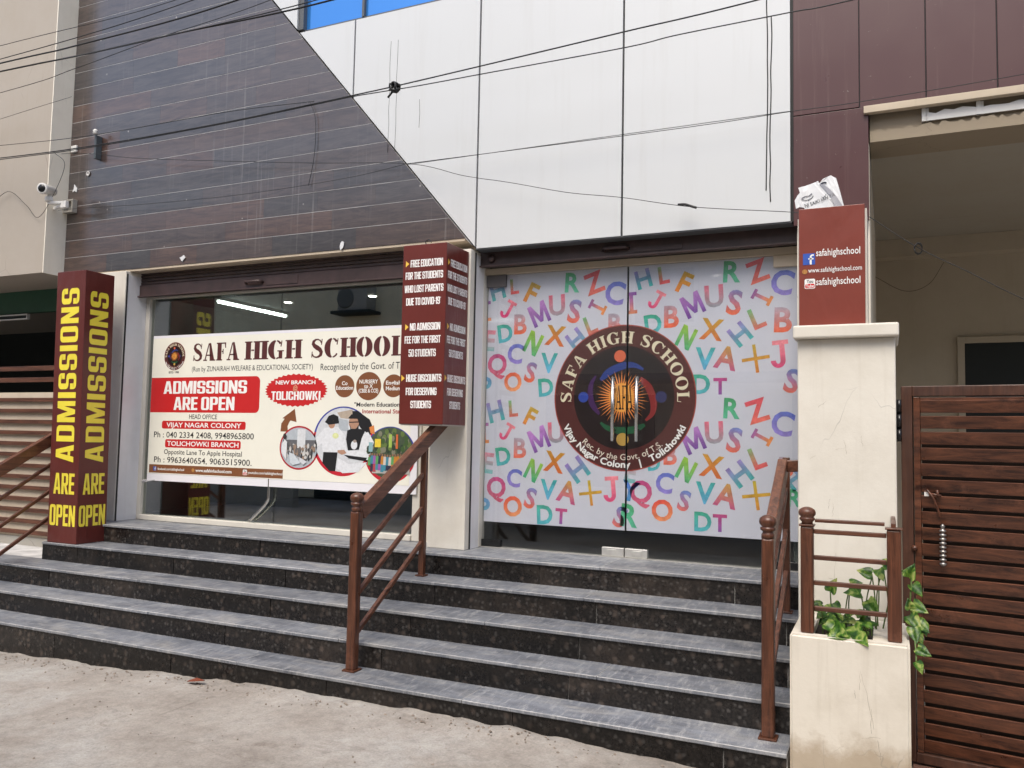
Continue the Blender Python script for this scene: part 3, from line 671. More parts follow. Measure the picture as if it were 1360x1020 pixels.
# ---- glass doors with the printed film
LET = """H,-1.662,2.881,-15,0.145 L,-1.507,2.9,-8,0.134 F,-1.35,2.83,27,0.161 R,-1.009,2.892,3,0.158 Z,-0.833,2.884,-18,0.161 C,-0.664,2.795,12,0.177 I,-1.753,2.702,3,0.165 J,-1.563,2.716,28,0.144 M,-1.291,2.666,-24,0.169 U,-1.137,2.723,-3,0.164 S,-0.992,2.669,10,0.181 I,-0.802,2.694,32,0.142 B,-1.447,2.586,0,0.167 B,-0.659,2.53,2,0.179 D,-1.585,2.537,-8,0.149 N,-1.337,2.427,26,0.165 X,-1.152,2.48,8,0.158 H,-0.954,2.438,38,0.155 L,-0.836,2.55,-22,0.155 V,-1.199,2.27,3,0.163 A,-1.048,2.271,12,0.169 +,-0.845,2.261,8,0.202 J,-0.685,2.289,5,0.193 D,-1.225,2.084,0,0.144 T,-1.091,2.068,0,0.121 S,-0.601,2.101,14,0.168 H,-2.875,2.863,-15,0.157 L,-2.724,2.886,-5,0.125 F,-2.571,2.821,27,0.168 R,-2.228,2.887,3,0.157 Z,-2.051,2.874,-18,0.169 C,-1.882,2.787,12,0.181 I,-2.973,2.695,3,0.164 J,-2.781,2.702,28,0.156 M,-2.506,2.653,-24,0.179 U,-2.355,2.717,-3,0.166 S,-2.208,2.661,10,0.184 I,-2.021,2.684,32,0.142 B,-2.666,2.578,0,0.164 D,-2.799,2.51,-8,0.149 N,-2.552,2.42,26,0.179 X,-2.364,2.475,8,0.161 H,-2.19,2.439,38,0.159 L,-2.075,2.55,-22,0.148 B,-1.881,2.552,0,0.156 E,-2.937,2.455,5,0.171 C,-2.705,2.343,10,0.16 V,-2.414,2.261,3,0.161 Q,-2.864,2.26,8,0.169 S,-2.569,2.19,14,0.162 O,-2.723,2.116,-18,0.153 P,-2.967,2.079,10,0.166 D,-2.438,2.071,-5,0.144 H,-2.871,1.879,-15,0.168 L,-2.714,1.904,-5,0.132 F,-2.562,1.836,27,0.151 I,-2.969,1.704,3,0.164 J,-2.77,1.717,28,0.146 M,-2.489,1.665,-24,0.179 U,-2.347,1.719,-3,0.162 E,-2.927,1.465,5,0.167 D,-2.795,1.524,-8,0.146 B,-2.649,1.592,0,0.161 N,-2.534,1.417,26,0.163 X,-2.357,1.49,8,0.161 H,-2.164,1.439,38,0.175 Q,-2.85,1.275,8,0.166 C,-2.695,1.355,10,0.144 V,-2.402,1.276,3,0.157 A,-2.244,1.265,12,0.171 +,-2.059,1.264,8,0.192 J,-1.898,1.3,5,0.19 S,-2.551,1.202,14,0.162 O,-2.703,1.131,-18,0.16 P,-2.959,1.105,10,0.166 R,-1.008,1.909,3,0.149 Z,-0.836,1.892,-18,0.165 C,-0.664,1.806,12,0.173 M,-1.282,1.674,-24,0.169 U,-1.133,1.737,-3,0.16 S,-0.99,1.685,10,0.177 I,-0.802,1.706,32,0.139 N,-1.331,1.462,26,0.162 X,-1.148,1.495,8,0.16 H,-0.953,1.447,38,0.164 L,-0.833,1.564,-22,0.156 Q,-1.666,1.291,8,0.168 C,-1.489,1.364,10,0.152 V,-1.195,1.303,3,0.159 A,-1.046,1.291,12,0.17 +,-0.841,1.301,8,0.203 Y,-1.748,1.293,10,0.151 B,-1.449,1.569,0,0.148 E,-1.745,1.429,8,0.151 D,-1.572,1.506,-8,0.112 B,-0.641,1.506,0,0.14 S,-1.344,1.241,14,0.15 O,-1.506,1.163,-18,0.157 D,-1.21,1.099,0,0.141 T,-1.09,1.096,0,0.125 H,-0.591,1.426,38,0.139 R,-0.586,1.295,3,0.121 D,-2.429,1.081,-3,0.151 T,-2.293,1.076,2,0.121 R,-1.751,1.112,5,0.171 S,-1.822,1.098,20,0.158"""
TINT = dict(H=((150, 120, 190), (60, 170, 165)), L=((110, 180, 120), (225, 90, 95)), F=((190, 160, 60), (225, 130, 50)), R=((70, 160, 105), (90, 185, 150)), Z=((215, 80, 95), (225, 110, 95)),
            C=((95, 110, 190), (150, 130, 205)), I=((140, 80, 165), (225, 140, 75)), J=((235, 140, 150), (215, 60, 120)), M=((190, 130, 200), (110, 65, 150)), U=((225, 105, 130), (150, 150, 160)),
            S=((110, 130, 190), (225, 105, 70)), B=((170, 160, 175), (230, 100, 60)), D=((65, 165, 135), (85, 175, 190)), N=((150, 190, 60), (55, 165, 120)), X=((195, 150, 45), (210, 105, 50)),
            E=((225, 130, 150), (115, 185, 185)), V=((55, 165, 150), (100, 175, 215)), Q=((190, 75, 130), (205, 95, 120)), O=((220, 80, 60), (230, 150, 100)), P=((95, 150, 200), (90, 175, 170)),
            A=((195, 150, 70), (195, 70, 140)), T=((190, 70, 120), (140, 85, 165)), Y=((90, 120, 200), (80, 150, 200)))
TINT['+'] = ((195, 175, 45), (215, 120, 50))
def emblem_items(rad, fancy=True):
    """round school emblem, outer radius rad, centred on 0,0"""
    k = rad/0.53; out = []
    MR = (0.085, 0.020, 0.018)
    def e(t): return xf(t, 0, 0, k, k)
    out.append((e(ell(0, 0, 0.53, 0.53, 96)), (0.36, 0.06, 0.045), 0.0006)); out.append((e(ell(0, 0, 0.522, 0.522, 96)), MR, 0.0010))
    out.append((e(ell(0, 0, 0.375, 0.375, 72)), (0.014, 0.006, 0.006), 0.0014))
    ring_t = serif_text('SAFA HIGH SCHOOL', 0.086, 0, 0.10); W0 = ring_t[2]; tgt = R(190)*0.395
    ring_t = [(x*tgt/W0, y) for x, y in ring_t[0]], ring_t[1], tgt
    out.append((e(arc_up(ring_t, 0.395, R(90))), (0.72, 0.66, 0.48), 0.0018))
    lo = fit('Vijay Nagar Colony   |   Tolichowki', R(131)*0.505, 0.050, 0.03)
    out.append((e(arc_down(lo, 0.505, R(270))), WHITE, 0.0018))
    re = fit('Rec. by the Govt. of T.S.', R(84)*0.450, 0.044, 0.004)
    out.append((e(arc_down(re, 0.450, R(269))), (0.75, 0.68, 0.58), 0.0018))
    sc = 0.001216
    def P(x, y): return ((x-505)*sc, (500-y)*sc)
    for (x, y, r_, c) in ((485, 253, 36, (0.62, 0.13, 0.06)), (257, 497, 32, (0.03, 0.06, 0.33)), (735, 497, 34, (0.03, 0.03, 0.10)), (505, 748, 38, (0.48, 0.30, 0.07))):
        q = P(x, y); out.append((e(ell(q[0], q[1], r_*sc, r_*sc, 28)), c, 0.0018))
    def cres(pts, wd, c):
        pp = [Vector((*P(x, y), 0)) for x, y in pts]; cc = catmull(pp, 6); n = len(cc)
        ws = [max(0.003, wd*sc*math.sin(math.pi*min(1, (i+2)/(n*0.72)))**0.8) if i < n*0.36 else wd*sc*(0.55+0.45*math.cos(math.pi*(i/n-0.36)/0.9)) for i in range(n)]
        out.append((e(strip([(p.x, p.y) for p in cc], ws)), c, 0.0016))
    cres([(365, 395), (420, 345), (500, 312), (570, 308), (628, 335)], 44, (0.022, 0.045, 0.22))
    cres([(610, 385), (660, 440), (690, 520), (685, 590), (645, 635)], 44, (0.22, 0.022, 0.022))
    cres([(640, 660), (570, 690), (480, 695), (410, 680), (368, 650)], 42, (0.016, 0.10, 0.042))
    cres([(360, 600), (315, 540), (300, 470), (310, 410), (335, 370)], 36, (0.055, 0.016, 0.09))
    ctr = P(497, 500); rays = []
    for i in range(44):
        a = 2*math.pi*i/44; l = 0.205 if i % 2 else 0.18
        rays.append(poly([(ctr[0]+0.085*math.cos(a-0.075), ctr[1]+0.085*math.sin(a-0.075)), (ctr[0]+l*math.cos(a), ctr[1]+l*math.sin(a)), (ctr[0]+0.085*math.cos(a+0.075), ctr[1]+0.085*math.sin(a+0.075))]))
    rays = (merge(rays)[0], merge(rays)[1], 0)
    out.append((e(rays), (0.80, 0.27, 0.06), 0.0020)); out.append((e(ell(ctr[0], ctr[1], 0.092, 0.105, 36)), (0.82, 0.36, 0.07), 0.0022))
    s_ = serif_text('SAFA', 1.0, 0, 0.06, 0.15); s_ = ([(x*0.165/s_[2]-0.082+ctr[0], y*0.175-0.087+ctr[1]) for x, y in s_[0]], s_[1], 0)
    out.append((e(s_), (0.006, 0.005, 0.005), 0.0026))
    return out
CUT = dict(M=[poly([(0, 0), (0.17, 0), (0.17, 0.58), (0.36, 0.12), (0.50, 0.12), (0.69, 0.58), (0.69, 0), (0.86, 0), (0.86, 1), (0.67, 1), (0.43, 0.40), (0.19, 1), (0, 1)])],
           N=[poly([(0, 0), (0.17, 0), (0.17, 0.62), (0.52, 0), (0.70, 0), (0.70, 1), (0.53, 1), (0.53, 0.40), (0.19, 1), (0, 1)])],
           I=[poly([(0, 0), (0.52, 0), (0.52, 0.16), (0.35, 0.16), (0.35, 0.84), (0.52, 0.84), (0.52, 1), (0, 1), (0, 0.84), (0.17, 0.84), (0.17, 0.16), (0, 0.16)])],
           J=[rect(0.12, 0.84, 0.68, 1.0), rect(0.36, 0.28, 0.54, 0.84), ring(0.28, 0.28, 0.26, 0.28, 0.08, 0.13, -180, 0, 14)])
def doors():
    bold = {}
    film_letters = []
    for tok in LET.split():
        c, x, z, rot, h = tok.split(','); film_letters.append((c, float(x), float(z), float(rot), float(h)))
    emb = emblem_items(0.552)
    for (x0, x1, hx, hinge) in ((-2.961, -1.783, -1.872, -2.961), (-1.777, -0.552, -1.688, -0.552)):
        p = MB(); p.box(x0, x1, -0.006, 0.006, 0.806, 2.984); d = p.build('glass_door', M['door_glass'], B)
        f0 = Face((0, 0.0092, 0), (1, 0, 0), (0, 0, 1))
        mb = MB(); mb.box(x0+0.004, x1-0.004, 0.0092, 0.0100, 1.0, 2.982, color=(0.61, 0.61, 0.69)); mb.build('window_film', M['film'], d)
        mb = MB()
        for c, x, z, rot, h in film_letters:
            if x < x0-0.15 or x > x1+0.15: continue
            if c not in bold and c in CUT: bold[c] = merge(CUT[c])
            if c not in bold: bold[c] = text2d(c, 1.0, 0.030 if c != '+' else -0.015, 0.95 if c not in 'MI' else 0.9)
            v, f, W = bold[c]
            ym = sum(p_[1] for p_ in v)/len(v) if c == '+' else 0.5
            k_ = h if c != '+' else h/ (max(q[1] for q in v)-min(q[1] for q in v))
            ca, cb = [S(*q) for q in TINT[c]]; j = rnd.uniform(-0.15, 0.15)
            cols = [tuple(b_+(a_-b_)*max(0, min(1, q[1]+j)) for a_, b_ in zip(ca, cb)) for q in v]
            if c in 'HLZMUDO+': rot = abs(rot)
            elif c == 'J': rot = -30 if rot > 20 else 5
            elif c == 'I': rot = 62 if rot > 20 else 3
            else: rot = -abs(rot)
            t = xf(([(q[0]-W/2, q[1]-ym) for q in v], f, W), x, z, k_, k_, rot)
            f0.put(mb, t, cols, 0.0006)
        mb.clip((x1-0.004, 0, 0), (1, 0, 0)).clip((x0+0.004, 0, 0), (-1, 0, 0)).clip((0, 0, 1.0), (0, 0, -1))
        mb.build('printed_letters', M['ink'], d, fix=False)
        mb = MB(); fe = Face((-1.811, 0.0082, 1.988), (1, 0, 0), (0, 0, 1))
        for t, c, l in emb: fe.put(mb, t, c, l*0.8)
        mb.clip((x1-0.004, 0, 0), (1, 0, 0)).clip((x0+0.004, 0, 0), (-1, 0, 0))
        mb.build('school_emblem', M['emblem'], d, fix=False)
        h = MB(); h.tube([(hx, -0.055, 1.66), (hx, -0.055, 2.14)], 0.0145, 12)
        for z in (1.745, 2.055): h.tube([(hx, -0.055, z), (hx, 0.02, z)], 0.009, 8)
        h.build('pull_handle', M['chrome'], d)
        s_ = 1 if hx > -1.78 else -1; xm = -1.78+s_*0.004
        l_ = MB(); l_.box(min(xm, xm+s_*0.17), max(xm, xm+s_*0.17), -0.02, 0.02, 0.808, 0.872, 0.004); l_.box(min(xm+s_*0.06, xm+s_*0.13), max(xm+s_*0.06, xm+s_*0.13), -0.024, -0.019, 0.822, 0.858, 0.002)
        l_.build('floor_lock', M['steel'], d)
        k2 = MB(); a, b = (hinge, hinge+0.17) if s_ < 0 else (hinge-0.17, hinge)
        k2.box(a, b, -0.018, 0.018, 0.808, 0.862, 0.003); k2.build('pivot_fitting', M['black'], d)
        k3 = MB(); k3.box(a, b, -0.018, 0.018, 2.90 if s_ > 0 else 2.885, 2.983, 0.003); k3.build('top_fitting', M['trim'] if s_ > 0 else plain('smoked_fitting', (0.12, 0.11, 0.11), 0.4), d)
    f = MB(); f.box(-3.002, -2.963, -0.06, 0.035, 0.802, 2.984, 0.004); f.build('door_frame', M['pale'], B)
    f = MB(); f.box(-2.962, -0.55, -0.03, 0.03, 0.8005, 0.806); f.build('door_threshold', M['steel'], B)
doors()

def room_lamps():
    t = thing('tube_light', 'lit tube light on the dim ceiling behind the left shop window', 'lamp', (-6.65, 1.3, 3.1))
    mb = MB(); mb.box(-6.685, -6.615, 0.80, 1.95, 3.11, 3.139); mb.build('fitting', M['white_plastic'], t)
    mb = MB(); mb.tube([(-6.65, 0.82, 3.095), (-6.65, 1.93, 3.095)], 0.016, 10); mb.build('tube', M['lamp'], t)
    t = thing('tube_light', 'lit tube light shining through the lettered film on the left door', 'lamp', (-4.2, 2.8, 3.06))
    mb = MB(); mb.box(-4.5, -3.93, 2.77, 2.83, 3.08, 3.139); mb.build('fitting', M['white_plastic'], t)
    mb = MB(); mb.tube([(-4.49, 2.8, 3.062), (-3.94, 2.8, 3.062)], 0.02, 10); mb.build('tube', M['lamp'], t)
    for (x, y, lab) in ((-6.05, 1.25, 'small round downlight beside the long tube light in the left window'), (-4.9, 1.2, 'small round downlight in the left window close to the hanging sign'),
                        (-3.3, 1.9, 'small downlight glowing faintly through film by the red U of the left door'), (-1.80, 1.87, 'small downlight glowing through film beside the purple M of the right door'),
                        (-1.35, 1.25, 'small downlight glowing through film on the green R of the right door'), (-1.15, 2.4, 'small downlight glowing through film at the slanted I of the right door')):
        t = thing('downlight', lab, 'lamp', (x, y, 3.13), 'ceiling downlights behind the glass')
        mb = MB(); mb.lathe((x, y, 3.125), [(0.05, 0), (0.06, 0.014)], 18); mb.build('trim_ring', M['white_plastic'], t)
        mb = MB(); mb.lathe((x, y, 3.120), [(0.042, 0), (0.042, 0.0048)], 18); mb.build('lens', M['spot'], t)
room_lamps()

# ------------------------------------------------------------------ driveway under the building
def driveway():
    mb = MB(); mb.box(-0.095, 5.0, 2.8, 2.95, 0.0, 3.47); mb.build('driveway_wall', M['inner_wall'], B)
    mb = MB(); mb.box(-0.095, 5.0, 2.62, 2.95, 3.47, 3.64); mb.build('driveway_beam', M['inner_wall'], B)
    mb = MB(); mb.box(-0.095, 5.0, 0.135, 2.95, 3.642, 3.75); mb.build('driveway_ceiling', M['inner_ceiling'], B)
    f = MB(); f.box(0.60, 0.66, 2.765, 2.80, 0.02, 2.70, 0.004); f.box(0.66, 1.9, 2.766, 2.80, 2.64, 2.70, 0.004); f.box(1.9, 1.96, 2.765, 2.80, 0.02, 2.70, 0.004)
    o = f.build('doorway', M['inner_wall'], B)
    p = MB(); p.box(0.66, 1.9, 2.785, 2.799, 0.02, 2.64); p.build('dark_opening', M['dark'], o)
driveway()

# ------------------------------------------------------------------ signs
def left_sign():
    t = thing('admissions_sign', 'tall maroon box sign with yellow ADMISSIONS ARE OPEN standing on the steps', 'sign', (-6.81, -0.65, 0.64))
    x0, x1, y0, y1, z0, z1 = -6.99, -6.61, -0.80, -0.49, 0.642, 3.13
    lean = -0.062/2.49       # the box leans slightly to the left
    sh = Matrix(((1, 0, lean, -lean*z0), (0, 1, 0, 0), (0, 0, 1, 0), (0, 0, 0, 1)))
    mb = MB(); mb.box(x0, x1, y0, y1, z0, z1, 0.004, MAROON, sh); mb.build('sign_box', M['print'], t)
    up = Vector((lean, 0, 1))
    class SF(Face):
        pass
    H = z1-z0
    def yz(py): return H*(975-py)/923
    for (fo, fu, wdt, lab) in (((x0, y0, z0), (1, 0, 0), x1-x0, 'front_lettering'), ((x1, y0, z0), (0, 1, 0), y1-y0, 'side_lettering')):
        fc = Face(fo, fu, (0, 0, 1)); fc.v = up
        dy = 0 if fu[0] else -8
        items = []
        cap = wdt*0.62
        a = heavy_fit('ADMISSIONS', yz(112+dy*-1)-yz(705), cap, 0.10); a = xf(a, wdt*0.5+cap/2, yz(705), 1, 1, 90); items.append((a, YELLOW, 0.0015))
        b = heavy_fit('ARE', wdt*0.72, yz(742)-yz(812), 0.06); items.append((xf(b, wdt*0.16, yz(812)), YELLOW, 0.0015))
        b = heavy_fit('OPEN', wdt*0.88, yz(848)-yz(918), 0.06); items.append((xf(b, wdt*0.06, yz(918)), YELLOW, 0.0015))
        print_each(fc, items, lab, M['print'], t)
left_sign()
def mid_sign():
    t = thing('notice_sign', 'dark red box sign with white fee offers hanging on the pillar between window and doors', 'sign', (-3.175, -0.5, 1.757))
    x0, x1, y0, y1, z0, z1 = -3.365, -2.985, -0.65, -0.292, 1.757, 3.12
    col = (0.125, 0.023, 0.018)
    mb = MB(); mb.box(x0, x1, y0, y1, z0, z1, 0.004, col); mb.build('sign_box', M['print'], t)
    mb = MB(); mb.box(x0+0.01, x1-0.01, y0+0.01, y1, z0-0.008, z0-0.0005); mb.build('bottom_tray', M['pale'], t)
    H = z1-z0
    lines = [('FREE EDUCATION', 148, 0.74, 1), ('FOR THE STUDENTS', 210, 0.86, 0), ('WHO LOST PARENTS', 277, 0.89, 0), ("DUE TO COVID-19*", 342, 0.80, 0), ('NO ADMISSION', 470, 0.69, 1), ('FEE FOR THE FIRST', 535, 0.82, 0),
             ('50 STUDENTS', 602, 0.62, 0), ('HUGE DISCOUNTS', 728, 0.80, 1), ('FOR DESERVING', 795, 0.70, 0), ('STUDENTS', 860, 0.47, 0)]
    for (o, u, wd, lab) in (((x0, y0, z0), (1, 0, 0), x1-x0, 'front_lettering'), ((x1, y0, z0), (0, 1, 0), y1-y0, 'side_lettering')):
        fc = Face(o, u, (0, 0, 1)); it = []; ar = []
        for s_, py, fr, arrow in lines:
            zc = H*(958-py)/906; h = 0.056
            x = wd*(0.5-fr/2)+(wd*0.05 if arrow else 0)
            it.append((xf(heavy_fit(s_, wd*fr, h, 0.03), x, zc-h/2), (0.86, 0.84, 0.82), 0.0015))
            if arrow: ar.append((poly([(x-0.042, zc-0.024), (x-0.012, zc), (x-0.042, zc+0.024)]), (0.80, 0.52, 0.08), 0.0015))
        print_each(fc, it, lab, M['print'], t); print_each(fc, ar, 'arrow_mark', M['print'], t)
    mb = MB(); mb.tube(catmull([(-3.19, -0.6, 3.12), (-3.2, -0.6, 3.15), (-3.17, -0.6, 3.165), (-3.15, -0.6, 3.14)], 4), 0.004, 6); mb.build('wire_loop', M['cable'], t)
mid_sign()
def social_icons(fx, fy, s_):    # f square
    return [(rect(fx, fy, fx+s_, fy+s_), S(59, 89, 172), 0.0015),
            (merge([rect(fx+0.56*s_, fy+0.02*s_, fx+0.72*s_, fy+0.66*s_), rect(fx+0.44*s_, fy+0.46*s_, fx+0.88*s_, fy+0.58*s_), ring(fx+0.78*s_, fy+0.66*s_, 0.22*s_, 0.24*s_, 0.06*s_, 0.11*s_, 90, 180, 8), rect(fx+0.78*s_, fy+0.77*s_, fx+0.90*s_, fy+0.90*s_)]), WHITE, 0.0022)]
def globe(cx, cy, r):
    o = [(ell(cx, cy, r, r, 28), (0.62, 0.33, 0.10), 0.0015)]
    for k in (0.45, 0.9): o.append((ring(cx, cy, r*k, r*0.95, r*k-0.10*r, r*0.85, 0, 360, 28), (0.30, 0.12, 0.04), 0.002))
    for yy in (-0.4, 0.0, 0.4): o.append((rect(cx-r*0.85, cy+yy*r-0.05*r, cx+r*0.85, cy+yy*r+0.05*r), (0.30, 0.12, 0.04), 0.0024))
    return o
def tube_icon(x, y, s_):
    o = [(rrect(x, y, x+s_, y+s_, 0.16*s_), WHITE, 0.0015), (rrect(x+0.06*s_, y+0.06*s_, x+0.94*s_, y+0.5*s_, 0.14*s_), S(200, 30, 30), 0.002)]
    o.append((xf(fit('You', 0.62*s_, 0.34*s_, 0.02), x+0.19*s_, y+0.58*s_), (0.02, 0.02, 0.02), 0.002)); o.append((xf(fit('Tube', 0.76*s_, 0.32*s_, 0.02), x+0.12*s_, y+0.12*s_), WHITE, 0.0026))
    return o
def social_sign():
    t = thing('social_media_sign', 'red brown sign with social media names standing on the cream gate pillar', 'sign', (-0.275, -1.1, 2.32))
    col = (0.20, 0.045, 0.032); x0, x1, y0, z0, z1 = -0.447, -0.105, -1.14, 2.322, 2.985
    mb = MB(); mb.box(x0, x1, y0, y0+0.02, z0, z1, 0.002, col); mb.build('sign_board', M['print'], t)
    mb = MB(); mb.box(x0-0.008, x0+0.012, y0+0.021, y0+0.30, z0, z1-0.05); mb.box(x1-0.012, x1+0.010, y0+0.021, y0+0.30, z0, z1-0.02); mb.box(x0+0.012, x1-0.012, y0+0.28, y0+0.30, z0, z1-0.05); mb.build('sign_frame', M['pale'], t)
    H = z1-z0; W = x1-x0
    fc = front(x0, y0, z0)
    def zc(py): return H*(800-py)/600
    sx = W/335
    def uu(px): return (px-236)*sx
    it = social_icons(uu(257), zc(462)-0.030, 0.064)
    it += globe(uu(266), zc(524), 0.014)
    it += tube_icon(uu(265), zc(612), 0.056)
    tx = [(xf(fit('safahighschool', uu(547)-uu(325), 0.040, 0.008, 1.03), uu(325), zc(448)), WHITE, 0.0015), (xf(fit('www.safahighschool.com', uu(555)-uu(284), 0.027, 0.008, 1.03), uu(284), zc(530)), WHITE, 0.0015),
          (xf(fit('safahighschool', uu(547)-uu(325), 0.040, 0.008, 1.03), uu(325), zc(596)), WHITE, 0.0015)]
    print_each(fc, tx, 'lettering', M['print'], t)
    for part, nm in ((it[:2], 'blue_f_icon'), (it[2:-4], 'globe_icon'), (it[-4:], 'video_icon')): printed(fc, part, nm, M['print'], t)
social_sign()
def torn_flex():
    t = thing('torn_flex_sheet', 'crumpled torn white flex sheet stuck above the social media sign', 'scrap', (-0.35, -1.0, 3.0))
    P = [(-0.475, 3.03), (-0.483, 3.078), (-0.468, 3.111), (-0.455, 3.126), (-0.464, 3.158), (-0.393, 3.178), (-0.356, 3.187), (-0.347, 3.172), (-0.328, 3.194), (-0.285, 3.205), (-0.256, 3.184), (-0.232, 3.09), (-0.20, 2.95), (-0.42, 2.95), (-0.43, 3.035), (-0.455, 3.04)]
    bend = lambda x, z: -1.0+0.02*math.sin((x+0.48)*22)+0.35*(z-3.05)*0.3
    bm = bmesh.new(); vs_ = [bm.verts.new((x, 0, z)) for x, z in P]; bm.faces.new(vs_)
    bmesh.ops.triangulate(bm, faces=bm.faces[:]); bmesh.ops.subdivide_edges(bm, edges=bm.edges[:], cuts=3, use_grid_fill=True)
    bmesh.ops.recalc_face_normals(bm, faces=bm.faces[:])
    for v in bm.verts: v.co.y = bend(v.co.x, v.co.z)+rnd.uniform(-0.002, 0.002)
    bmesh.ops.solidify(bm, geom=bm.faces[:], thickness=0.002)
    mb = MB(); mb._merge(bm); mb.build('sheet', M['paper'], t)
    mb = MB(); fc = front(0, 0, 0); items = []
    sw = strip([(p.x, p.y) for p in catmull([Vector((-0.345, 3.165, 0)), Vector((-0.31, 3.13, 0)), Vector((-0.275, 3.08, 0)), Vector((-0.245, 3.02, 0)), Vector((-0.235, 2.99, 0))], 5)], [0.010+0.035*i/20 for i in range(21)])
    items.append((sw, (0.32, 0.32, 0.35)))
    items.append((xf(fit('NI SAIKI IAN YA', 0.17, 0.022, 0.005), -0.425, 3.035, 1, 1, 14), (0.05, 0.05, 0.05)))
    items.append((xf(ring(0, 0, 0.035, 0.022, 0.031, 0.017, 190, 350, 14), -0.415, 3.10, 1, 1, 12), (0.05, 0.05, 0.06)))
    items.append((xf(strip([(-0.03, 0), (-0.01, 0.006), (0.01, 0.004), (0.03, 0.012)], [0.006]*4), -0.415, 3.098, 1, 1, 12), (0.06, 0.06, 0.08)))
    items.append((strip([(-0.335, 3.085), (-0.325, 3.078), (-0.31, 3.095)], [0.003]*3), (0.1, 0.1, 0.1)))
    items.append((ring(-0.325, 3.155, 0.022, 0.018, 0.013, 0.009, 30, 150, 8), (0.02, 0.02, 0.03)))
    for tt, c in items:
        P_ = [Vector((x, bend(x, z)-0.006, z)) for x, z in tt[0]]; mb._add(P_, tt[1], c)
    mb.build('print', M['print'], t, fix=False)
torn_flex()

